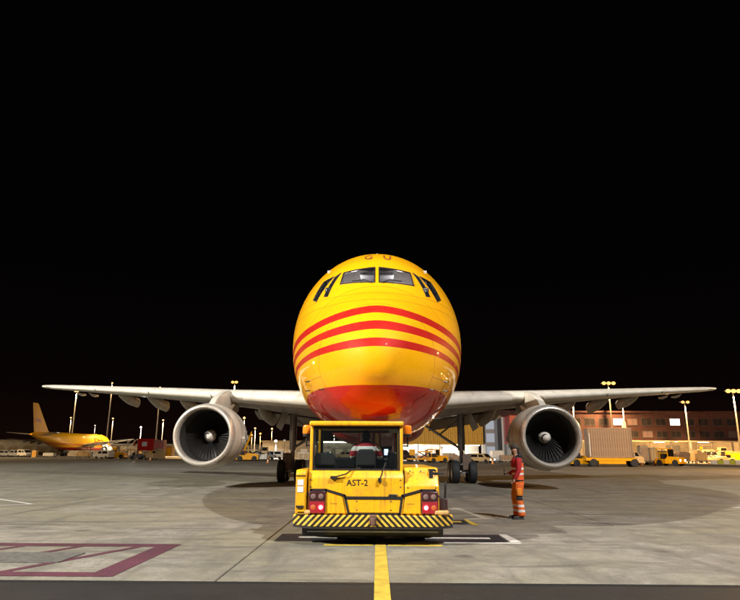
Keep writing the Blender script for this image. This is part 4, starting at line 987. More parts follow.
# head details: beard/hair, ear, nose, eyes, mouth, cap
limb('hair', [(0.045, 0, 1.615, .070, .050), (0.042, 0, 1.67, .083, .062), (0.035, 0, 1.74, .086, .075)], M['hair'], pw)
limb('beard', [(-0.062, 0, 1.585, .040, .030), (-0.068, 0, 1.615, .055, .036), (-0.060, 0, 1.635, .062, .036)], M['hair'], pw)
skin('nose', [(-0.108, 0, 1.70, .012), (-0.120, 0, 1.678, .016)], [(0,1)], M['skin'], pw, 2, 0)
for y in (-0.078, 0.078): skin('ear', [(-0.012, y, 1.665, .012, .017), (-0.008, y*1.05, 1.70, .012, .018)], [(0,1)], M['skin'], pw, 2, 0)
for y in (-0.034, 0.034): MB().lathe([(0, .001), (.004, .007), (.010, .010)], (-0.113, y, 1.712), (1, 0, 0), 10, True).build('eye', M['hair'], pw)
MB().box(-0.118, -0.100, -0.024, 0.024, 1.640, 1.646).build('mouth', paint('lips', (.3, .1, .08), .5), pw)
cp = limb('cap', [(-0.012, 0, 1.742, .092, .108), (-0.012, 0, 1.775, .092, .106), (-0.005, 0, 1.805, .080, .090)], M['cap'], pw)
bm_ = MB().loft([[(-0.08, -0.075, 1.765), (-0.08, 0.075, 1.765), (-0.08, 0.075, 1.775), (-0.08, -0.075, 1.775)], [(-0.14, -0.066, 1.757), (-0.14, 0.066, 1.757), (-0.14, 0.066, 1.767), (-0.14, -0.066, 1.767)], [(-0.185, -0.04, 1.742), (-0.185, 0.04, 1.742), (-0.185, 0.04, 1.75), (-0.185, -0.04, 1.75)]]).build('cap_brim', M['cap'], cp)
# hand-held radio
rd = thing('hand_radio', 'dark hand-held radio with antenna held by the standing worker', 'radio', (3.56-0.265, 16.55+0.185, 1.06), 0)
MB().box(-0.02, 0.02, -0.03, 0.03, 0.0, 0.12).build('radio_case', M['black_trim'], rd, bevel=0.006)
MB().tube((0.005, 0.015, 0.12), (-0.05, 0.01, 0.30), 0.007, 0.005, 8).build('antenna', M['black'], rd)

# driver seated in the cab, seen from behind (faces +y)
dp = thing('person', 'tug driver in red and white jacket seated in the cab, seen from behind', 'person', (TX-0.14, TY+cy0+0.28, 1.38), 0)
dv = [(0, 0.02, 0.10, .15, .12), (0, 0.0, 0.25, .14, .11), (0, 0.03, 0.36, .12, .09), (0, 0.06, 0.42, .052), (0, 0.075, 0.47, .055), (0, 0.09, 0.535, .090), (0, 0.085, 0.60, .080),
      (-0.09, 0.15, 0.09, .08), (-0.11, 0.46, 0.10, .06), (-0.11, 0.50, -0.03, .05), (0.09, 0.15, 0.09, .08), (0.11, 0.46, 0.10, .06), (0.11, 0.50, -0.03, .05),
      (-0.17, 0.03, 0.35, .058), (-0.26, 0.12, 0.17, .046), (-0.16, 0.42, 0.19, .036), (0.17, 0.03, 0.35, .058), (0.26, 0.12, 0.17, .046), (0.16, 0.42, 0.19, .036)]
de = [(0,1),(1,2),(2,3),(3,4),(4,5),(5,6),(0,7),(7,8),(8,9),(0,10),(10,11),(11,12),(2,13),(13,14),(14,15),(2,16),(16,17),(17,18)]
for wr in (15, 18):
    hp, he = hand(None, dv[wr][:3], (0, 1, 0.1), None); b0 = len(dv)
    dv += hp[1:]; de += [((wr if a == 0 else b0+a-1), b0+b_-1) for a, b_ in he]
skin('body', dv, de, M['skin'], dp, 2, 0)
djm = banded('red_white_driver_jacket', (0.46, 0.015, 0.03), [(0.26, 0.345), (-0.1, 0.16)])
dj = limb('jacket', [(0, 0.02, 0.04, .17, .12), (0, 0.01, 0.20, .18, .125), (0, 0.01, 0.31, .20, .12), (0, 0.03, 0.375, .17, .10), (0, 0.045, 0.42, .09, .08)], djm, dp, (1, 0, 0))
for sg in (-1, 1):
    limb('sleeve', [(sg*0.165, 0.02, 0.34, .075, .078), (sg*0.225, 0.045, 0.26, .068, .070), (sg*0.265, 0.11, 0.16, .06, .062), (sg*0.22, 0.26, 0.165, .05, .052), (sg*0.17, 0.40, 0.19, .042, .044)], djm, dj, (0, 0, 1))
limb('collar', [(-0.085, 0.05, 0.405, .035, .035), (-0.05, -0.005, 0.42, .04, .035), (0, -0.02, 0.425, .04, .035), (0.05, -0.005, 0.42, .04, .035), (0.085, 0.05, 0.405, .035, .035)], M['black_cloth'], dj, (0, 0, 1))
skin('trousers', [(0, 0.03, 0.08, .17, .13), (-0.10, 0.16, 0.09, .10), (-0.115, 0.44, 0.10, .08), (-0.115, 0.48, -0.03, .07), (0.10, 0.16, 0.09, .10), (0.115, 0.44, 0.10, .08), (0.115, 0.48, -0.03, .07)], [(0,1),(1,2),(2,3),(0,4),(4,5),(5,6)], M['black_cloth'], dp, 2, 0)
limb('hair', [(0, 0.055, 0.47, .064, .055), (0, 0.060, 0.52, .080, .080), (0, 0.075, 0.58, .080, .092), (0, 0.08, 0.615, .060, .070)], M['hair'], dp, (1, 0, 0))
for x in (-0.078, 0.078): skin('ear', [(x, 0.085, 0.505, .012, .015), (x*1.05, 0.085, 0.54, .012, .016)], [(0,1)], M['skin'], dp, 2, 0)
skin('nose', [(0, 0.166, 0.545, .012), (0, 0.178, 0.522, .016)], [(0,1)], M['skin'], dp, 2, 0)
# ------------------------------------------------------------------ background helpers
def gx(px, Y): return -0.03+(px-377.2)*Y/637.0
def point_lamp(parent, loc, watts, col, soft=0.25):
    d = bpy.data.lights.new('lamp_light', 'POINT'); d.energy = watts; d.color = col; d.shadow_soft_size = soft
    o = bpy.data.objects.new('lamp_light', d); sc.collection.objects.link(o); o.parent = parent; o.location = loc
    return o
def lamp_mast(px, Y, h, kind, watts, label, heads=1, r=0.11, bulb=0.34, flood=False):
    col = {'sodium': SODIUM, 'warm': WARM, 'cool': COOL}[kind]
    t = thing('lamp_mast', label, 'lamp mast', (gx(px, Y), Y, 0), 0, 'lamp masts around the apron')
    MB().tube((0, 0, 0), (0, 0, h*0.5), r*1.5, r*1.2, 10).tube((0, 0, h*0.5), (0, 0, h), r*1.2, r, 10).box(-.3, .3, -.3, .3, 0, .25).build('pole', M['pole'], t, smooth=True, angle=40)
    for k in range(heads):
        dx = 0 if heads == 1 else (k-(heads-1)/2)*1.1
        hd = MB().box(dx-0.30, dx+0.30, -0.60, 0.30, h+0.06, h+0.18).build('lamp_head', M['grey_box'], t, bevel=0.05)
        MB().lathe([(-bulb*.8*math.cos(PI*k_/8), max(.001, bulb*math.sin(PI*k_/8))) for k_ in range(9)], (dx, -0.35, h), (0, 0, 1), 14).build('lamp_lens', M['lamp_'+kind], hd, smooth=True)
    if heads > 1: MB().box(-(heads)*0.6, heads*0.6, -0.06, 0.06, h-0.05, h+0.08).build('cross_arm', M['pole'], t)
    if watts and flood: point_lamp(t, (0, -1.6, h-bulb-0.9), watts, col)
    elif watts:
        d = bpy.data.lights.new('lamp_light', 'SPOT'); d.energy = watts; d.color = col; d.shadow_soft_size = 0.2; d.spot_size = R(140); d.spot_blend = 1.0
        o = bpy.data.objects.new('lamp_light', d); sc.collection.objects.link(o); o.parent = t; o.location = (0, -1.1, h-bulb*1.1-0.1)
    return t
WH = {}
def wheels(t, spots, r, w=0.28):
    for x, y in spots:
        if (r, w) not in WH:
            o = MB().lathe([(-w/2, r*.4), (-w/2, r*.9), (-w*.35, r), (w*.35, r), (w/2, r*.9), (w/2, r*.4)], (0, 0, 0), (0, 1, 0), 16, True, True).build('wheel', M['tyre'], t, smooth=True, angle=40)
            WH[(r, w)] = o.data
        else:
            o = bpy.data.objects.new('wheel', WH[(r, w)]); sc.collection.objects.link(o); o.parent = t
        o.location = (x, y, r)
def headlights(t, x, W, z, lit, r=0.11):
    for y in (-W*0.36, W*0.36):
        MB().lathe([(0, r), (0.04, r*.8), (0.06, .001)], (x, y, z), (1, 0, 0), 12).build('headlight', M['headlight'] if lit else M['dim_lens'], t, smooth=True)
def van(px, Y, label, body, rz=0.0, L=4.8, W=1.9, H=2.1, lit=False, name='service_van', cat='van'):
    t = thing(name, label, cat, (gx(px, Y), Y, 0), rz)
    sh = [(-L/2, .35), (-L/2, H*.96), (-L/2+.12, H), (L*.18, H), (L*.32, H*.60), (L*.47, H*.50), (L/2, H*.40), (L/2, .35)]
    MB().prism(sh, 'y', -W/2, W/2).build('body', M[body], t, bevel=0.06)
    MB().add([(L*.205, -W*.42, H*.93), (L*.205, W*.42, H*.93), (L*.325, W*.44, H*.63), (L*.325, -W*.44, H*.63)], [(0, 1, 2, 3)]).build('windscreen', M['dark_glass'], t).location = (0.03, 0, 0.02)
    for s in (-1, 1):
        MB().prism([(L*.0, H*.62), (L*.0, H*.90), (L*.15, H*.90), (L*.25, H*.62)], 'y', s*W/2-0.012, s*W/2+0.012).build('side_window', M['dark_glass'], t)
        MB().box(-L*.38, -L*.05, s*W/2-0.01, s*W/2+0.01, H*.62, H*.90).build('side_window', M['dark_glass'], t)
    wheels(t, [(x, y) for x in (-L*.31, L*.31) for y in (-W/2+.1, W/2-.1)], 0.34, 0.24)
    headlights(t, L/2, W, H*.36, lit)
    return t
def tractor(px, Y, label, body='yellow', rz=0.0, lit=False, cab=True, sc_=1.0):
    t = thing('baggage_tractor', label, 'tractor', (gx(px, Y), Y, 0), rz); L, W = 3.2*sc_, 1.6*sc_
    MB().prism([(-L/2, .3), (-L/2, .85*sc_), (-L*.05, .85*sc_), (L*.02, 1.15*sc_), (L*.46, 1.05*sc_), (L/2, .9*sc_), (L/2, .3)], 'y', -W/2, W/2).build('body', M[body], t, bevel=0.05)
    if cab:
        MB().box(-L*.42, L*.06, -W*.48, W*.48, 2.02*sc_, 2.12*sc_).build('cab_roof', M[body], t, bevel=0.03)
        for x in (-L*.40, L*.04):
            for y in (-W*.45, W*.45): MB().box(x-.04, x+.04, y-.04, y+.04, .8*sc_, 2.03*sc_).build('cab_post', M[body], t)
        MB().box(L*.05, L*.06, -W*.43, W*.43, 1.15*sc_, 2.0*sc_).build('windscreen', M['dark_glass'], t)
    MB().box(-L*.30, -L*.12, -W*.3, W*.3, .85*sc_, 1.45*sc_).build('seat', M['seat'], t, bevel=0.05)
    wheels(t, [(x, y) for x in (-L*.30, L*.32) for y in (-W/2+.08, W/2-.08)], 0.38*sc_, 0.25)
    headlights(t, L/2, W, .68*sc_, lit, 0.13)
    return t
def uld(px, Y, z, label, mat, rz=0.0, L=3.1, W=2.2, H=1.6, logo=None, cat='container', name='air_cargo_container'):
    t = thing(name, label, cat, (gx(px, Y), Y, z), rz)
    MB().prism([(-L/2, 0), (-L/2, H*.92), (-L/2+.12, H), (L/2-.12, H), (L/2, H*.92), (L/2, 0)], 'y', -W/2, W/2).build('shell', M[mat], t, bevel=0.02)
    fr = MB()
    for x in (-L/2, L/2-0.08): fr.box(x, x+.08, -W/2-.015, -W/2-.002, 0, H*.92)
    fr.box(-L/2, L/2, -W/2-.016, -W/2-.003, 0, .08); fr.box(-L/2, L/2, -W/2-.016, -W/2-.003, H*.88, H*.96); fr.box(-.04, .04, -W/2-.014, -W/2-.002, .08, H*.88)
    fr.build('edge_frame', M['metal'], t)
    if logo: MB().box(-L*.22, L*.12, -W/2-.03, -W/2-.017, H*.35, H*.75).build('logo_panel', M[logo], t)
    return t
def dolly(px, Y, label, rz=0.0, L=3.4, W=2.2):
    t = thing('container_dolly', label, 'dolly', (gx(px, Y), Y, 0), rz)
    MB().box(-L/2, L/2, -W/2, W/2, .42, .55).box(-L/2-.8, -L/2, -.06, .06, .40, .48).build('deck', M['dark_metal'], t)
    for k in range(7): MB().tube((-L/2+.25+k*(L-.5)/6, -W/2+.1, .58), (-L/2+.25+k*(L-.5)/6, W/2-.1, .58), .05, .05, 8).build('roller', M['metal'], t)
    wheels(t, [(x, y) for x in (-L*.36, L*.36) for y in (-W/2+.15, W/2-.15)], 0.21, 0.18)
    return t
def stairs(px, Y, label, body='white', rz=0.0, flip=1):
    t = thing('passenger_stairs', label, 'stairs', (gx(px, Y), Y, 0), rz)
    MB().box(-2.4, 2.4, -.95, .95, .35, .75).build('chassis', M[body], t, bevel=.04)
    MB().box(flip*1.3-.55, flip*1.3+.55, -.9, .9, .75, 1.9).build('cab', M[body], t, bevel=.06)
    MB().box(flip*1.3+flip*.555-.01, flip*1.3+flip*.555+.01, -.75, .75, 1.2, 1.75).build('windscreen', M['dark_glass'], t)
    for k in range(12): MB().box(-2.2*flip+k*.33*flip-.16, -2.2*flip+k*.33*flip+.16, -.7, .7, .95+k*.24, 1.0+k*.24).build('step', M['metal'], t)
    for y in (-.75, .75):
        MB().path([(-2.3*flip, y, 1.9), (1.5*flip, y, 4.7), (2.3*flip, y, 4.7)], .05, 6).path([(-2.3*flip, y, .95), (-2.3*flip, y, 1.9)], .05, 6).path([(2.3*flip, y, 3.7), (2.3*flip, y, 4.7)], .05, 6).path([(1.3*flip, y, .8), (1.3*flip, y, 3.6)], .07, 6).build('handrail', M['white'], t)
    wheels(t, [(x, y) for x in (-1.6, 1.6) for y in (-.8, .8)], .36, .24)
    return t
def loader(px, Y, label, rz=0.0, H=3.2, body='yellow', s=1.0):
    t = thing('cargo_loader', label, 'loader', (gx(px, Y), Y, 0), rz)
    MB().box(-3.2*s, 3.2*s, -1.4*s, 1.4*s, .45, .95*s).build('chassis', M[body], t, bevel=.05)
    MB().box(-2.9*s, .6*s, -1.3*s, 1.3*s, H-.25, H).build('platform', M[body], t, bevel=.03)
    for y in (-1.1*s, 1.1*s):
        MB().path([(-2.6*s, y, .9*s), (.3*s, y, H-.2)], .09, 6).path([(.3*s, y, .9*s), (-2.6*s, y, H-.2)], .09, 6).build('scissor_arm', M['dark_metal'], t)
        MB().path([(-2.8*s, y, H), (-2.8*s, y, H+1), (.5*s, y, H+1), (.5*s, y, H)], .04, 6).build('guard_rail', M['metal'], t)
    MB().box(1.2*s, 2.6*s, -.7*s, .7*s, 1.6*s, 3.1*s).build('cab', M[body], t, bevel=.06)
    MB().box(1.3*s, 2.5*s, -.72*s, -.70*s, 2.2*s, 3.0*s).build('cab_window', M['dark_glass'], t)
    MB().tube((1.9*s, 0, .9*s), (1.9*s, 0, 1.65*s), .2, .2, 8).build('cab_lift', M['dark_metal'], t)
    wheels(t, [(x, y) for x in (-2.2*s, 2.2*s) for y in (-1.15*s, 1.15*s)], .42, .3)
    return t
def ribbed(name, x0, x1, y0, y1, z0, z1, pitch, depth, mat, parent):
    """corrugated wall panels, one object for each sheet"""
    out = []
    n_ = max(1, int(round((x1-x0)/pitch)))
    p = (x1-x0)/n_; me = None
    for k in range(n_):
        if me is None:
            o = MB().prism([(0.0, 0), (p*.12, -depth), (p*.56, -depth), (p*.68, 0), (p, 0), (p, .03), (0, .03)], 'z', z0, z1).build(name, mat, parent); me = o.data
        else:
            o = bpy.data.objects.new(name, me); sc.collection.objects.link(o); o.parent = parent
        o.location = (x0+p*k, y0, 0); out.append(o)
    return out

# ------------------------------------------------------------------ floodlight masts that light this stand
for i, (loc, watts, col, aim, cone) in enumerate(FLOODS):
    t = thing('floodlight_mast', ['tall floodlight mast behind the viewer to the right', 'floodlight mast beyond the left edge of the stand', 'floodlight mast beyond the right edge of the stand'][i], 'floodlight mast', (loc[0], loc[1], 0), 0, 'floodlight masts of this stand')
    h = loc[2]
    MB().tube((0, 0, 0), (0, 0, h-.4), .45, .18, 14).build('pole', M['pole'], t, smooth=True, angle=40)
    d = (Vector(aim)-Vector(loc)).normalized(); rgt = d.cross(Vector((0, 0, 1))).normalized()
    fr = MB(); A = Vector((0, 0, h-.25)); fr.tube(A-rgt*1.8, A+rgt*1.8, .08, .08, 8).build('head_frame', M['pole'], t)
    for k in range(4):
        c = A+rgt*(-1.5+k)+Vector((0, 0, .35)); 
        up = rgt.cross(d).normalized()
        q = lambda u, v, w: c+rgt*u+up*v+d*w
        hd = MB().loft([[q(-.35, -.25, -.2), q(.35, -.25, -.2), q(.35, .25, -.2), q(-.35, .25, -.2)], [q(-.42, -.32, .1), q(.42, -.32, .1), q(.42, .32, .1), q(-.42, .32, .1)]]).build('floodlight', M['grey_box'], t)
        MB().add([q(-.38, -.28, .105), q(.38, -.28, .105), q(.38, .28, .105), q(-.38, .28, .105)], [(0, 1, 2, 3)]).build('floodlight_lens', M['core_warm'], hd)
    ld = bpy.data.lights.new('flood_beam', 'SPOT'); ld.energy = watts; ld.color = col; ld.spot_size = R(cone); ld.spot_blend = 0.35; ld.shadow_soft_size = 0.32
    lo = bpy.data.objects.new('flood_beam', ld); sc.collection.objects.link(lo); lo.parent = t
    lo.location = A+d*0.75; lo.rotation_euler = d.to_track_quat('-Z', 'Y').to_euler()

# ------------------------------------------------------------------ far twin aircraft at the left
twin = copy_tree(plane, None, skip=('cockpit_lamp', 'registration_letter', 'cockpit_bulkhead', 'glareshield', 'overhead_panel', 'pilot_seat', 'windscreen_wiper'))
twin.location = (-106.0, 250, 0); twin.rotation_euler = (0, 0, R(180-2.5))
twin['label'] = 'yellow cargo jet parked in the far left background with its tail towards us'; twin['category'] = 'aircraft'
tf = [c for c in twin.children if c.name.startswith('fuselage')][0]
tfin = [c for c in twin.children if c.name.startswith('tail_fin')][0]
lm = text_mesh('DHL', 2.1, 0.004, 0.05)
_b = bmesh.new(); _b.from_mesh(lm); bmesh.ops.triangulate(_b, faces=_b.faces)
for _ in range(2): bmesh.ops.subdivide_edges(_b, edges=[e_ for e_ in _b.edges if e_.calc_length() > 0.35], cuts=2, use_grid_fill=True)
_b.to_mesh(lm); _b.free()
for v in lm.vertices:      # on the starboard flank (local -x side)
    s = 18.0-v.co.x*2.0; z = 5.0+v.co.y
    v.co = (-(surf_x_side(min(s, 33), z)+0.05+abs(v.co.z)), s, z)
finish('fuselage_lettering', lm, M['red'], tf)
lm = text_mesh('DHL', 1.7, 0.004, 0.03)
for v in lm.vertices: v.co = (-0.34-abs(v.co.z), 52.4-v.co.x*0.95, 10.6+v.co.y)
finish('fin_lettering', lm, M['red'], tfin)

# ------------------------------------------------------------------ buildings
rb = thing('terminal_building', 'long dark red terminal building with window rows behind the right wing', 'building', (0, 150, 0))
X0, X1 = 28.0, 122.0
MB().box(X0, X1, 0, 14, 4.7, 11.2).build('upper_wall', M['dark_red'], rb)
MB().box(X0-.3, X1+.3, -.35, 14.3, 11.2, 11.6).build('roof_edge', M['dark_red'], rb)
MB().box(X0, X1, 9.0, 14, 0, 4.7).build('lower_wall', M['concrete_wall'], rb)
MB().box(X0-.2, X1+.2, -3.2, 0.1, 4.45, 4.68).build('canopy', M['beige'], rb)
wme = None; k = 0; fme = None
for zi, (z0, z1) in enumerate(((8.3, 9.8), (5.5, 6.9))):
    x = X0+1.2
    while x < X1-2.5:
        w_ = MB().box(0, 2.3, -.02, .05, 0, 1).build('window', M['lit_window'] if False else M['office_glass'], rb) if wme is None else bpy.data.objects.new('window', wme)
        if wme is None: wme = w_.data
        else: sc.collection.objects.link(w_); w_.parent = rb
        w_.location = (x, -.03, z0); w_.scale = (1, 1, z1-z0)
        f_ = MB().box(-.08, 2.38, -.06, -.021, -.08, 0).box(-.08, 2.38, -.06, -.021, 1, 1.06).box(-.08, 0, -.06, -.021, 0, 1).box(2.3, 2.38, -.06, -.021, 0, 1).box(1.12, 1.18, -.05, -.021, 0, 1).build('frame', M['dark_metal'], w_) if fme is None else bpy.data.objects.new('frame', fme)
        if fme is None: fme = f_.data
        else: sc.collection.objects.link(f_); f_.parent = w_
        pxw = 377.2+(x+1.15)*637/150
        if zi == 0 and (abs(pxw-614) < 7.2 or abs(pxw-670) < 7.2):
            w_.data = wme.copy(); w_.data.materials[0] = M['lit_window']; w_['label'] = 'brightly lit white office window'
        elif random.random() < 0.22:
            w_.data = wme.copy(); w_.data.materials[0] = random.choice([M['warm_window_dim'], M['office_glass2']])
        x += 3.35; k += 1
for i in range(20):
    MB().box(X0+2+i*4.7, X0+2.3+i*4.7, -3.0, -2.7, 0, 4.45).build('canopy_column', M['pole'], rb)
for i in range(9):
    MB().box(X0+6+i*10.2, X0+8.4+i*10.2, -1.4, -1.2, 4.30, 4.42).build('canopy_lamp', M['tube'], rb)
for i in range(9):
    if i % 2 == 0: MB().box(X0+3+i*10.2, X0+6.6+i*10.2, 8.9, 8.99, 0, 3.8).build('dock_door', M['grey_box'], rb)
for i in range(4): point_lamp(rb, (X0+26+i*17.0, 1.5, 4.0), 3200, SODIUM, .3)

yb = thing('cargo_warehouse', 'yellow ribbed cargo warehouse with a brightly lit dock behind the right main gear', 'building', (0, 140, 0))
ribbed('cladding_panel', 4.0, 23.4, 0, 0, 3.5, 8.9, 0.97, 0.16, M['dock_yellow'], yb)
MB().box(4.0, 23.4, .04, 12, 3.5, 8.85).build('upper_wall', M['dock_yellow'], yb)
MB().box(3.8, 23.6, -.3, 12.2, 8.9, 9.2).build('roof_edge', M['grey_box'], yb)
MB().box(4.0, 23.4, 7.0, 7.2, 0, 3.5).build('dock_wall', M['white'], yb)
for i in range(5): MB().box(4.1+i*4.78, 4.35+i*4.78, .1, .4, 0, 3.5).build('dock_column', M['white'], yb)
for i in range(6): MB().box(4.6+i*3.2, 6.9+i*3.2, 2.2, 2.4, 3.28, 3.40).build('dock_lamp', M['tube'], yb)
point_lamp(yb, (9, 3.4, 2.9), 1700, COOL, .3); point_lamp(yb, (18, 3.4, 2.9), 1700, COOL, .3)
sl_ = thing('stair_tower', 'narrow grey stair tower between yellow warehouse and red building', 'tower', (25.4, 139, 0))
MB().box(-1.7, 1.0, 0, 6, 0, 9.6).build('wall', M['grey_box'], sl_)
for k in range(3): MB().box(-1.5, .3, -.05, .02, 1.2+k*2.8, 3.1+k*2.8).build('window', M['cool_window'], sl_)
MB().box(1.0, 1.9, -.2, 6, 0, 9.7).build('corner_post', M['black_trim'], sl_)
MB().box(1.92, 2.3, -.2, 6, 0, 9.4).build('downpipe', M['white'], sl_)
ra = thing('red_annex', 'bright red building block with small square windows left of the right engine', 'building', (28.6, 132, 0))
MB().box(-.9, 5.2, 0, 7, 3.6, 9.4).build('upper_wall', M['red'], ra); MB().box(-.9, 5.2, 0.1, 7, 0, 3.6).build('lower_wall', M['grey_box'], ra)
for x in (.2, 2.6):
    for z in (4.5, 6.9): w_ = MB().box(x, x+.9, -.04, .03, z, z+1.2).build('window', M['office_glass'], ra); MB().box(x-.08, x+.98, -.06, -.041, z-.1, z).build('sill', M['white'], w_)
MB().box(1.4, 2.5, -.04, .12, 0, 3.1).build('door', M['cool_window'], ra)

lb = thing('low_terminal', 'long low beige terminal with a bright eave light seen through the tug cab', 'building', (0, 225, 0))
MB().box(gx(262, 225), gx(372, 225), 0, 12, 0, 5.2).build('wall', M['concrete_wall'], lb)
MB().box(gx(261, 225), gx(373, 225), -1.2, 12.4, 5.2, 5.7).build('roof_edge', M['beige'], lb)
for i in range(9): MB().box(gx(265+i*11.8, 225), gx(272+i*11.8, 225), -.05, .02, 1.2, 2.9).build('window', M['warm_window'], lb)
MB().box(gx(318, 225), gx(352, 225), -1.32, -1.21, 5.05, 5.45).build('eave_lamp', M['tube'], lb)
hb = thing('pale_hangar', 'low pale hangar behind the parked jet at the far left', 'building', (0, 245, 0))
MB().box(gx(-60, 245), gx(64, 245), 0, 30, 0, 5.4).build('wall', M['concrete_wall'], hb)
MB().box(gx(-61, 245), gx(65, 245), -.6, 30.5, 5.4, 6.0).build('roof_edge', M['beige'], hb)
for i in range(8): MB().box(gx(-50+i*14, 245), gx(-41+i*14, 245), -.06, .02, 0, 3.6).build('hangar_door', M['beige'], hb)
fb = thing('distant_shed', 'long distant shed along the horizon behind the left engine', 'building', (0, 330, 0))
MB().box(gx(100, 330), gx(262, 330), 0, 14, 0, 5.0).build('wall', M['concrete_wall'], fb)
MB().box(gx(99, 330), gx(263, 330), -.6, 14.5, 5.0, 5.7).build('roof_edge', M['grey_box'], fb)
for i in range(16): MB().box(gx(104+i*9.8, 330), gx(109+i*9.8, 330), -.06, .02, 0.2, 3.2).build('dock_door', M['warm_window'] if i % 3 == 0 else M['grey_box'], fb)

# ------------------------------------------------------------------ lamp masts
lamp_mast(68, 300, 30, 'warm', 135200, 'tall lamp mast with two heads just below the left wing tip', 2, .26, .5)
lamp_mast(65.5, 255, 15, 'warm', 46800, 'short lamp mast close beside the tall mast near the left wing tip')
lamp_mast(104, 300, 34, 'warm', 104000, 'tallest lamp mast rising above the left wing behind the parked jet', 1, .28, .4)
lamp_mast(108.5, 240, 14, 'warm', 46800, 'lamp mast right of the nose of the parked jet', 1)
lamp_mast(91, 280, 13, 'cool', 13000, 'dim lamp mast above the parked jet fuselage', 1, .1, .22)
lamp_mast(138, 230, 10.4, 'cool', 13000, 'white lamp mast directly above the red container', 1, .11, .34, True)
lamp_mast(154, 260, 28, 'warm', 72800, 'tall bare mast ending under the wing left of the left engine', 1, .24, .3)
lamp_mast(160, 235, 13.2, 'warm', 80080, 'lamp mast just left of the left engine intake', 1)
lamp_mast(230.5, 190, 22.5, 'sodium', 183040, 'glowing lamp mast above the wing by the left engine pylon', 2, .12, .48)
lamp_mast(242.5, 180, 11.2, 'warm', 91520, 'lamp mast closest to the right side of the left engine', 1, .11, .36)
lamp_mast(254, 215, 9.6, 'warm', 80080, 'lamp mast above the yellow loaders right of the left engine', 1, .11, .34)
lamp_mast(259.5, 235, 8.4, 'sodium', 26000, 'small orange lamp mast between the left engine and the left gear', 1, .1, .4)
lamp_mast(251, 260, 8.6, 'sodium', 26000, 'smallest orange lamp mast over the yellow loaders', 1, .1, .36)
lamp_mast(271, 240, 10.4, 'warm', 26000, 'lamp mast standing left of the left main gear door', 1, .1, .38)
lamp_mast(275.5, 170, 4.6, 'cool', 26000, 'low bright lamp on a short post by the left main gear', 1, .09, .4)
lamp_mast(334, 250, 8.2, 'cool', 20800, 'lamp mast seen through the left half of the tug cab window', 1, .1, .3)
lamp_mast(576, 135, 12.6, 'sodium', 60000, 'lamp mast peeping over the right engine', 1, .12, .34)
lamp_mast(613.5, 146, 17.7, 'sodium', 100000, 'tall glowing lamp mast above the right wing behind the brown container', 3, .15, .48)
lamp_mast(626, 140, 12.4, 'sodium', 68000, 'lamp mast with banners right of the brown container', 1, .12, .34)
lamp_mast(689, 140, 12.9, 'sodium', 80000, 'lamp mast under the right wing tip in front of the red building', 2, .13, .36)
lamp_mast(739, 130, 14.4, 'sodium', 120000, 'brightest lamp mast at the right edge beyond the wing tip', 3, .14, .50)
lamp_mast(905, 60, 18, 'sodium', 52000, 'added unseen lamp mast beyond the right edge of the picture', 2, .16, .4, True)  # unseen mast put in to light the fronts of the right background
lamp_mast(-140, 150, 22, 'warm', 105000, 'added unseen lamp mast beyond the left edge of the picture', 2, .18, .4, True)  # unseen mast put in to brighten the far parked jet
bn = thing('banner', 'pair of white banners on the mast right of the brown container', 'banner', (gx(626, 145.6), 145.6, 0))
for z in (5.0, 7.2): MB().box(-.55, .35, -.03, .0, z, z+1.6).build('banner_cloth', M['white'], bn)
MB().box(-.6, .4, -.02, .16, 6.66, 6.72).box(-.6, .4, -.02, .16, 8.85, 8.9).box(-.03, .03, .02, .10, 5, 8.9).build('banner_arm', M['pole'], bn)

# ------------------------------------------------------------------ vehicles and equipment, right side
ft = thing('flatbed_truck', 'yellow flatbed truck under the brown corrugated container', 'truck', (gx(609, 84), 84, 0), R(-6))
MB().box(-3.3, 3.1, -1.1, 1.1, .75, 1.15).build('bed', M['yellow'], ft, bevel=.04)
MB().box(-1.7, 1.7, -1.05, -.7, .35, .75).build('side_skirt', M['yellow'], ft, bevel=.04)
MB().prism([(2.75, .5), (2.75, 1.95), (3.2, 1.95), (3.55, 1.35), (3.95, 1.2), (3.95, .5)], 'y', -1.1, 1.1).build('cab', M['tan'], ft, bevel=.07)
MB().prism([(2.85, 1.35), (2.85, 1.85), (3.15, 1.85), (3.42, 1.35)], 'y', -1.115, -1.09).build('side_window', M['dark_glass'], ft)
wheels(ft, [(x, y) for x in (-2.35, 2.75) for y in (-.95, .95)], .52, .36)
headlights(ft, 3.95, 2.1, .8, False)
cc = thing('cargo_container', 'tall brown corrugated container riding on the yellow truck', 'container', (gx(608, 84), 84, 1.16), R(-6))
MB().box(-2.72, 2.72, -1.08, 1.2, 0.02, 3.72).build('shell', M['corrugated'], cc)
ribbed('wall_sheet', -2.68, 2.68, -1.085, 0, .12, 3.62, .30, .07, M['corrugated'], cc)
fr = MB()
for z0, z1 in ((0, .12), (3.62, 3.78)): fr.box(-2.76, 2.76, -1.18, -1.07, z0, z1)
for x in (-2.76, 2.68): fr.box(x, x+.09, -1.19, -1.06, .12, 3.62)
fr.build('edge_frame', M['corrugated'], cc)
MB().tube((-2.6, -1.3, .2), (-2.6, -1.3, 3.1), .07, .07, 8).build('lashing_post', M['white'], cc)
yt = tractor(668, 92, 'yellow tractor with lit headlights right of the brown container truck', 'yellow', R(-52), True, True, 1.15)
tractor(582, 86, 'yellow tractor half hidden behind the right engine', 'yellow', R(0), False, False, 1.2)
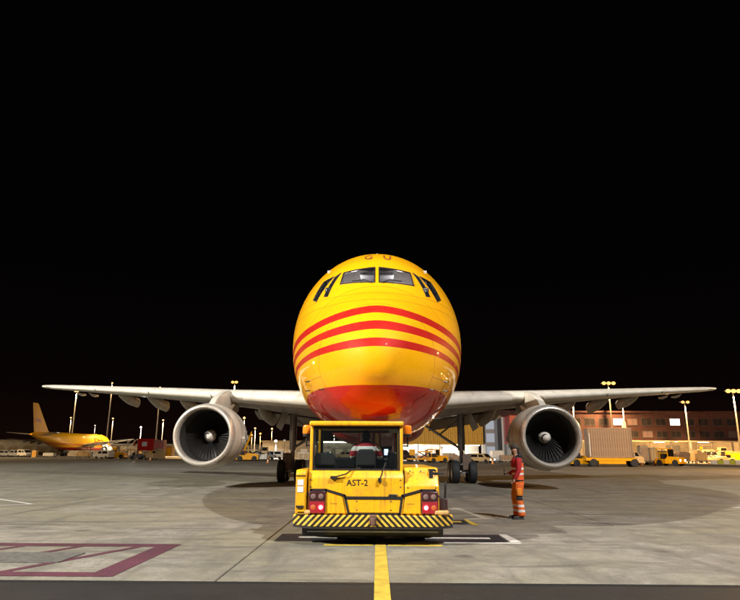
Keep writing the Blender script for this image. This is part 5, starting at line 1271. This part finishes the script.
for i, (px, Y, H, mt, lab) in enumerate(((642, 100, 2.3, 'corrugated', 'tall brown crate right of the truck cab'), (651, 101, 2.0, 'tan', 'tan crate beside the tall brown crate'))):
    d_ = dolly(px, Y, ['dolly carrying the tall brown crate', 'dolly carrying the tan crate'][i], 0, 1.7, 1.5)
    uld(px, Y, .64, lab, mt, 0, 1.25, 1.2, H)
uld(660, 118, 0, 'yellow container just behind the lit tractor', 'yellow', 0, 2.2, 1.8, 2.3)
van(688, 130, 'pale van parked at the foot of the lamp mast under the wing tip', 'tan', R(180), 5.0, 2.0, 2.0)
loader(712, 140, 'tan cargo loader parked far right before the red building', R(0), 2.6, 'tan', 1.0)
van(708, 148, 'white rounded van behind the tan loader at far right', 'white', R(0), 5.2, 2.1, 2.5)
uld(735, 138, .0, 'yellow container at the far right edge', 'yellow', 0, 4.2, 2.2, 2.2)
tractor(722, 131, 'yellow open tractor between tan loader and far right container', 'tan', R(180), False, True, 1.1)
br = thing('traffic_barrier', 'low yellow and green barrier row at the far right edge', 'barrier', (gx(731, 112), 112, 0))
for k in range(8): MB().prism([(-.25, 0), (-.18, .4), (-.12, .7), (.12, .7), (.18, .4), (.25, 0)], 'x', -4+k*1.05, -4+k*1.05+.98).build('barrier_block', M['lime'] if k % 2 else M['white'], br)
# between gear and engine on the right
van(481, 112, 'pale car with lit headlights right of the right main gear', 'tan', R(-40), 4.5, 1.8, 1.6, True, 'parked_car', 'car')
loader(420, 118, 'yellow cargo loader seen between tug cab and right gear', R(180), 2.0, 'yellow', .75)
tractor(437, 112, 'yellow baggage tractor left of the right main gear', 'yellow', R(20), False, True, 1.1)
van(402, 122, 'dark red truck half hidden by the tug cab', 'dark_red', R(0), 5.0, 2.0, 2.2)
uld(449, 126, .0, 'tan container behind the right main gear leg', 'tan', 0, 2.4, 2.0, 1.7)
tractor(427, 128, 'orange tractor behind the yellow baggage tractor', 'orange', R(160), False, True, 1.1)
van(496, 124, 'white van in front of the grey stair tower', 'white', R(90), 4.8, 2.0, 2.2)

# ------------------------------------------------------------------ vehicles and equipment, left side
rt = thing('box_truck', 'red box truck with a white logo panel left of the left engine', 'truck', (gx(146, 150), 150, 0), 0)
MB().box(-2.0, 1.9, -1.2, 1.2, 1.9, 4.6).build('cargo_box', M['red'], rt, bevel=.05)
MB().box(-.9, .3, -1.24, -1.205, 2.9, 3.9).build('logo_panel', M['sticker'], rt)
MB().box(-2.0, 2.6, -1.0, 1.0, .6, 1.0).build('chassis', M['dark_metal'], rt)
MB().prism([(1.0, 1.0), (1.0, 1.85), (2.3, 1.85), (2.6, 1.3), (2.6, 1.0)], 'y', -1.1, 1.1).build('cab', M['yellow'], rt, bevel=.05)
for y in (-.9, .9): MB().path([(-1.6, y, 1.0), (.8, y, 1.9)], .08, 6).path([(.8, y, 1.0), (-1.6, y, 1.9)], .08, 6).build('scissor_lift', M['metal'], rt)
wheels(rt, [(x, y) for x in (-1.3, 1.7) for y in (-.9, .9)], .42, .3)
uld(158.5, 150, 2.25, 'faded pink container stacked on the tan one beside the red truck', 'pink', 0, 2.4, 2.2, 2.1)
uld(158.5, 150, 0, 'tan container underneath the faded pink one', 'tan', 0, 2.4, 2.2, 2.2)
uld(167, 154, .6, 'yellow container mostly hidden behind the left engine lip', 'yellow', 0, 2.6, 2.2, 2.4)
uld(147, 142, 0, 'small yellow container on the ground before the red truck', 'yellow', 0, 1.0, 1.2, 1.6)
stairs(128, 158, 'white mobile stairs between the parked jet and the red truck', 'white', R(70))
tractor(116, 152, 'yellow tractor under the wing of the parked jet', 'yellow', R(0), False, True, 1.4)
loader(121, 165, 'yellow loader beside the white mobile stairs', R(180), 2.2, 'yellow', .9)
van(103, 150, 'white van below the nose of the parked jet', 'white', R(160), 4.6, 1.9, 1.9)
tractor(136, 140, 'dark tractor parked in front of the mobile stairs', 'dark_metal', R(30), False, True, 1.0)
van(4, 190, 'leftmost dark van in front of the pale hangar', 'grey_box', R(0), 4.8, 1.9, 1.9)
van(13, 188, 'dark van second from the left by the pale hangar', 'grey_box', R(180), 5.0, 2.0, 2.0)
van(22.5, 186, 'white-fronted van right of the dark vans at far left', 'white', R(-30), 4.6, 1.9, 2.1)
uld(33, 182, 0, 'narrow yellow locker standing below the jet tail', 'yellow', 0, 1.2, 1.2, 1.9)
tractor(247, 118, 'yellow tractor next to the left engine on its right', 'yellow', R(10), False, True, 1.3)
ldr = thing('boom_lift', 'yellow lift with a raised boom right of the left engine', 'lift', (gx(245, 124), 124, 0), 0)
MB().box(-1.6, 1.6, -.9, .9, .5, 1.2).build('base', M['yellow'], ldr, bevel=.05)
MB().tube((-.5, 0, 1.1), (1.1, 0, 5.6), .16, .12, 8).tube((-.8, .5, 1.1), (.9, .5, 4.4), .09, .09, 8).build('boom', M['yellow'], ldr, smooth=True, angle=40)
MB().box(-1.2, -.1, -.7, .7, 1.2, 2.0).build('cab', M['orange'], ldr, bevel=.05)
wheels(ldr, [(x, y) for x in (-1.1, 1.1) for y in (-.8, .8)], .42, .3)
loader(257, 140, 'tan cargo loader between the left engine and the left gear', R(0), 2.2, 'tan', .9)
van(266, 150, 'grey van just left of the left main gear', 'grey_box', R(0), 4.6, 1.9, 1.9)
van(274, 158, 'white van behind the left main gear wheel cover', 'white', R(180), 4.8, 1.9, 2.0)
tractor(239, 132, 'orange tractor half hidden by the left engine cowl', 'orange', R(0), False, True, 1.3)
uld(304, 150, 0, 'tan container seen between left gear and tug cab', 'tan', 0, 2.6, 2.0, 1.7)
van(326, 175, 'white van seen through the left half of the tug cab', 'white', R(0), 5, 2, 2)
van(345, 185, 'tan van seen through the cab just left of the driver', 'tan', R(180), 5, 2, 2)

# ------------------------------------------------------------------ clutter on the far apron
def cone(px, Y, label):
    t = thing('traffic_cone', label, 'cone', (gx(px, Y), Y, 0), 0, 'traffic cones on the apron')
    MB().lathe([(0.03, .20), (0.70, .04), (0.72, .001)], (0, 0, 0), (0, 0, 1), 14).build('cone_body', M['orange'], t, smooth=True, angle=40)
    MB().lathe([(0.30, .145), (0.45, .105)], (0, 0, 0), (0, 0, 1), 14).build('cone_band', M['white'], t)
    MB().box(-.24, .24, -.24, .24, 0, .03).build('cone_base', M['black'], t)
def pallet(px, Y, label, mat, L=2.6, H=1.5, W=2.0, rz=0.0):
    t = thing('cargo_pallet', label, 'pallet', (gx(px, Y), Y, 0), rz, 'netted pallets on the apron')
    MB().box(-L/2, L/2, -W/2, W/2, .30, .40).build('base_plate', M['metal'], t)
    random.seed(int(px)); x = -L/2+.08
    while x < L/2-.3:
        w = random.uniform(.45, .9); w = min(w, L/2-.05-x)
        MB().box(x, x+w-.03, -W/2+.1, W/2-.1, .41, .41+H*random.uniform(.6, 1)).build('carton', M[mat], t, bevel=.02)
        x += w
    wheels(t, [(a_, b_) for a_ in (-L*.36, L*.36) for b_ in (-W/2+.15, W/2-.15)], 0.15, 0.16)
def post(px, Y, h, label, mat):
    t = thing('marker_post', label, 'post', (gx(px, Y), Y, 0), 0, 'marker posts on the apron')
    MB().tube((0, 0, 0), (0, 0, h), .06, .05, 8).box(-.2, .2, -.2, .2, 0, .12).build('pole', M['pole'], t)
    MB().box(-.25, .25, -.05, .0, h-.5, h).build('plate', M[mat], t)
for args in ((597, 104, 'netted tan pallet behind the front wheel of the container truck', 'tan', 3.0, 1.6), (646, 112, 'low tan pallet left of the lit tractor', 'tan', 3.4, 1.3), (678, 122, 'tan pallet right behind the lit tractor', 'corrugated', 3.2, 1.9),
             (697, 126, 'tall carton pallet left of the tan loader', 'tan', 2.6, 2.2), (728, 146, 'brown pallet under the brightest lamp mast', 'corrugated', 4.0, 2.0), (716, 150, 'pallet half hidden behind the tan loader', 'tan', 4.0, 2.6), (665, 136, 'brown carton pallet behind the yellow container', 'corrugated', 3.5, 2.3),
             (112, 176, 'pale pallet below the wing of the parked jet', 'white', 3.0, 1.6), (134, 172, 'tan pallet behind the dark tractor', 'tan', 3.2, 1.8), (151, 138, 'tan carton pallet before the red truck', 'tan', 2.0, 1.1), (232, 146, 'tan pallet just right of the left engine cowl', 'tan', 3.0, 1.4), (262, 132, 'pale carton pallet between engine and left gear', 'white', 2.4, 1.2), (288, 160, 'brown pallet seen past the left main gear', 'corrugated', 3.0, 1.4),
             (312, 165, 'tan pallet at the left edge of the tug window', 'tan', 3.4, 1.6), (412, 134, 'white carton pallet beside the tug cab in the lit dock', 'white', 2.6, 1.4), (455, 118, 'brown pallet just behind the right main gear wheels', 'corrugated', 2.2, 1.2), (506, 120, 'brown pallet in front of the red annex', 'corrugated', 2.4, 1.2), (48, 176, 'pale pallet below the tail of the parked jet', 'white', 3.0, 1.2), (82, 168, 'tan pallet below the middle of the parked jet', 'tan', 3.4, 1.3)):
    pallet(*args)
for args in ((640, 96, 'traffic cone in front of the crate dollies'), (652, 94, 'traffic cone left of the lit tractor wheel'), (694, 108, 'traffic cone below the lamp mast under the wing tip'), (706, 106, 'traffic cone left of the barrier row'), (466, 96, 'traffic cone beside the right main gear'), (492, 98, 'traffic cone left of the worker'), (268, 100, 'traffic cone left of the left main gear'), (150, 122, 'traffic cone in front of the red truck')):
    cone(*args)
for args in ((126, 146, 4.2, 'tall marker post with white plate by the mobile stairs', 'white'), (133, 150, 3.6, 'marker post with red plate left of the red truck', 'red'), (700, 132, 3.2, 'marker post with yellow plate far right', 'yellow'), (284, 150, 4.6, 'marker post with white plate behind the left gear', 'white'), (442, 130, 3.0, 'marker post with white plate before the lit dock', 'white')):
    post(*args)
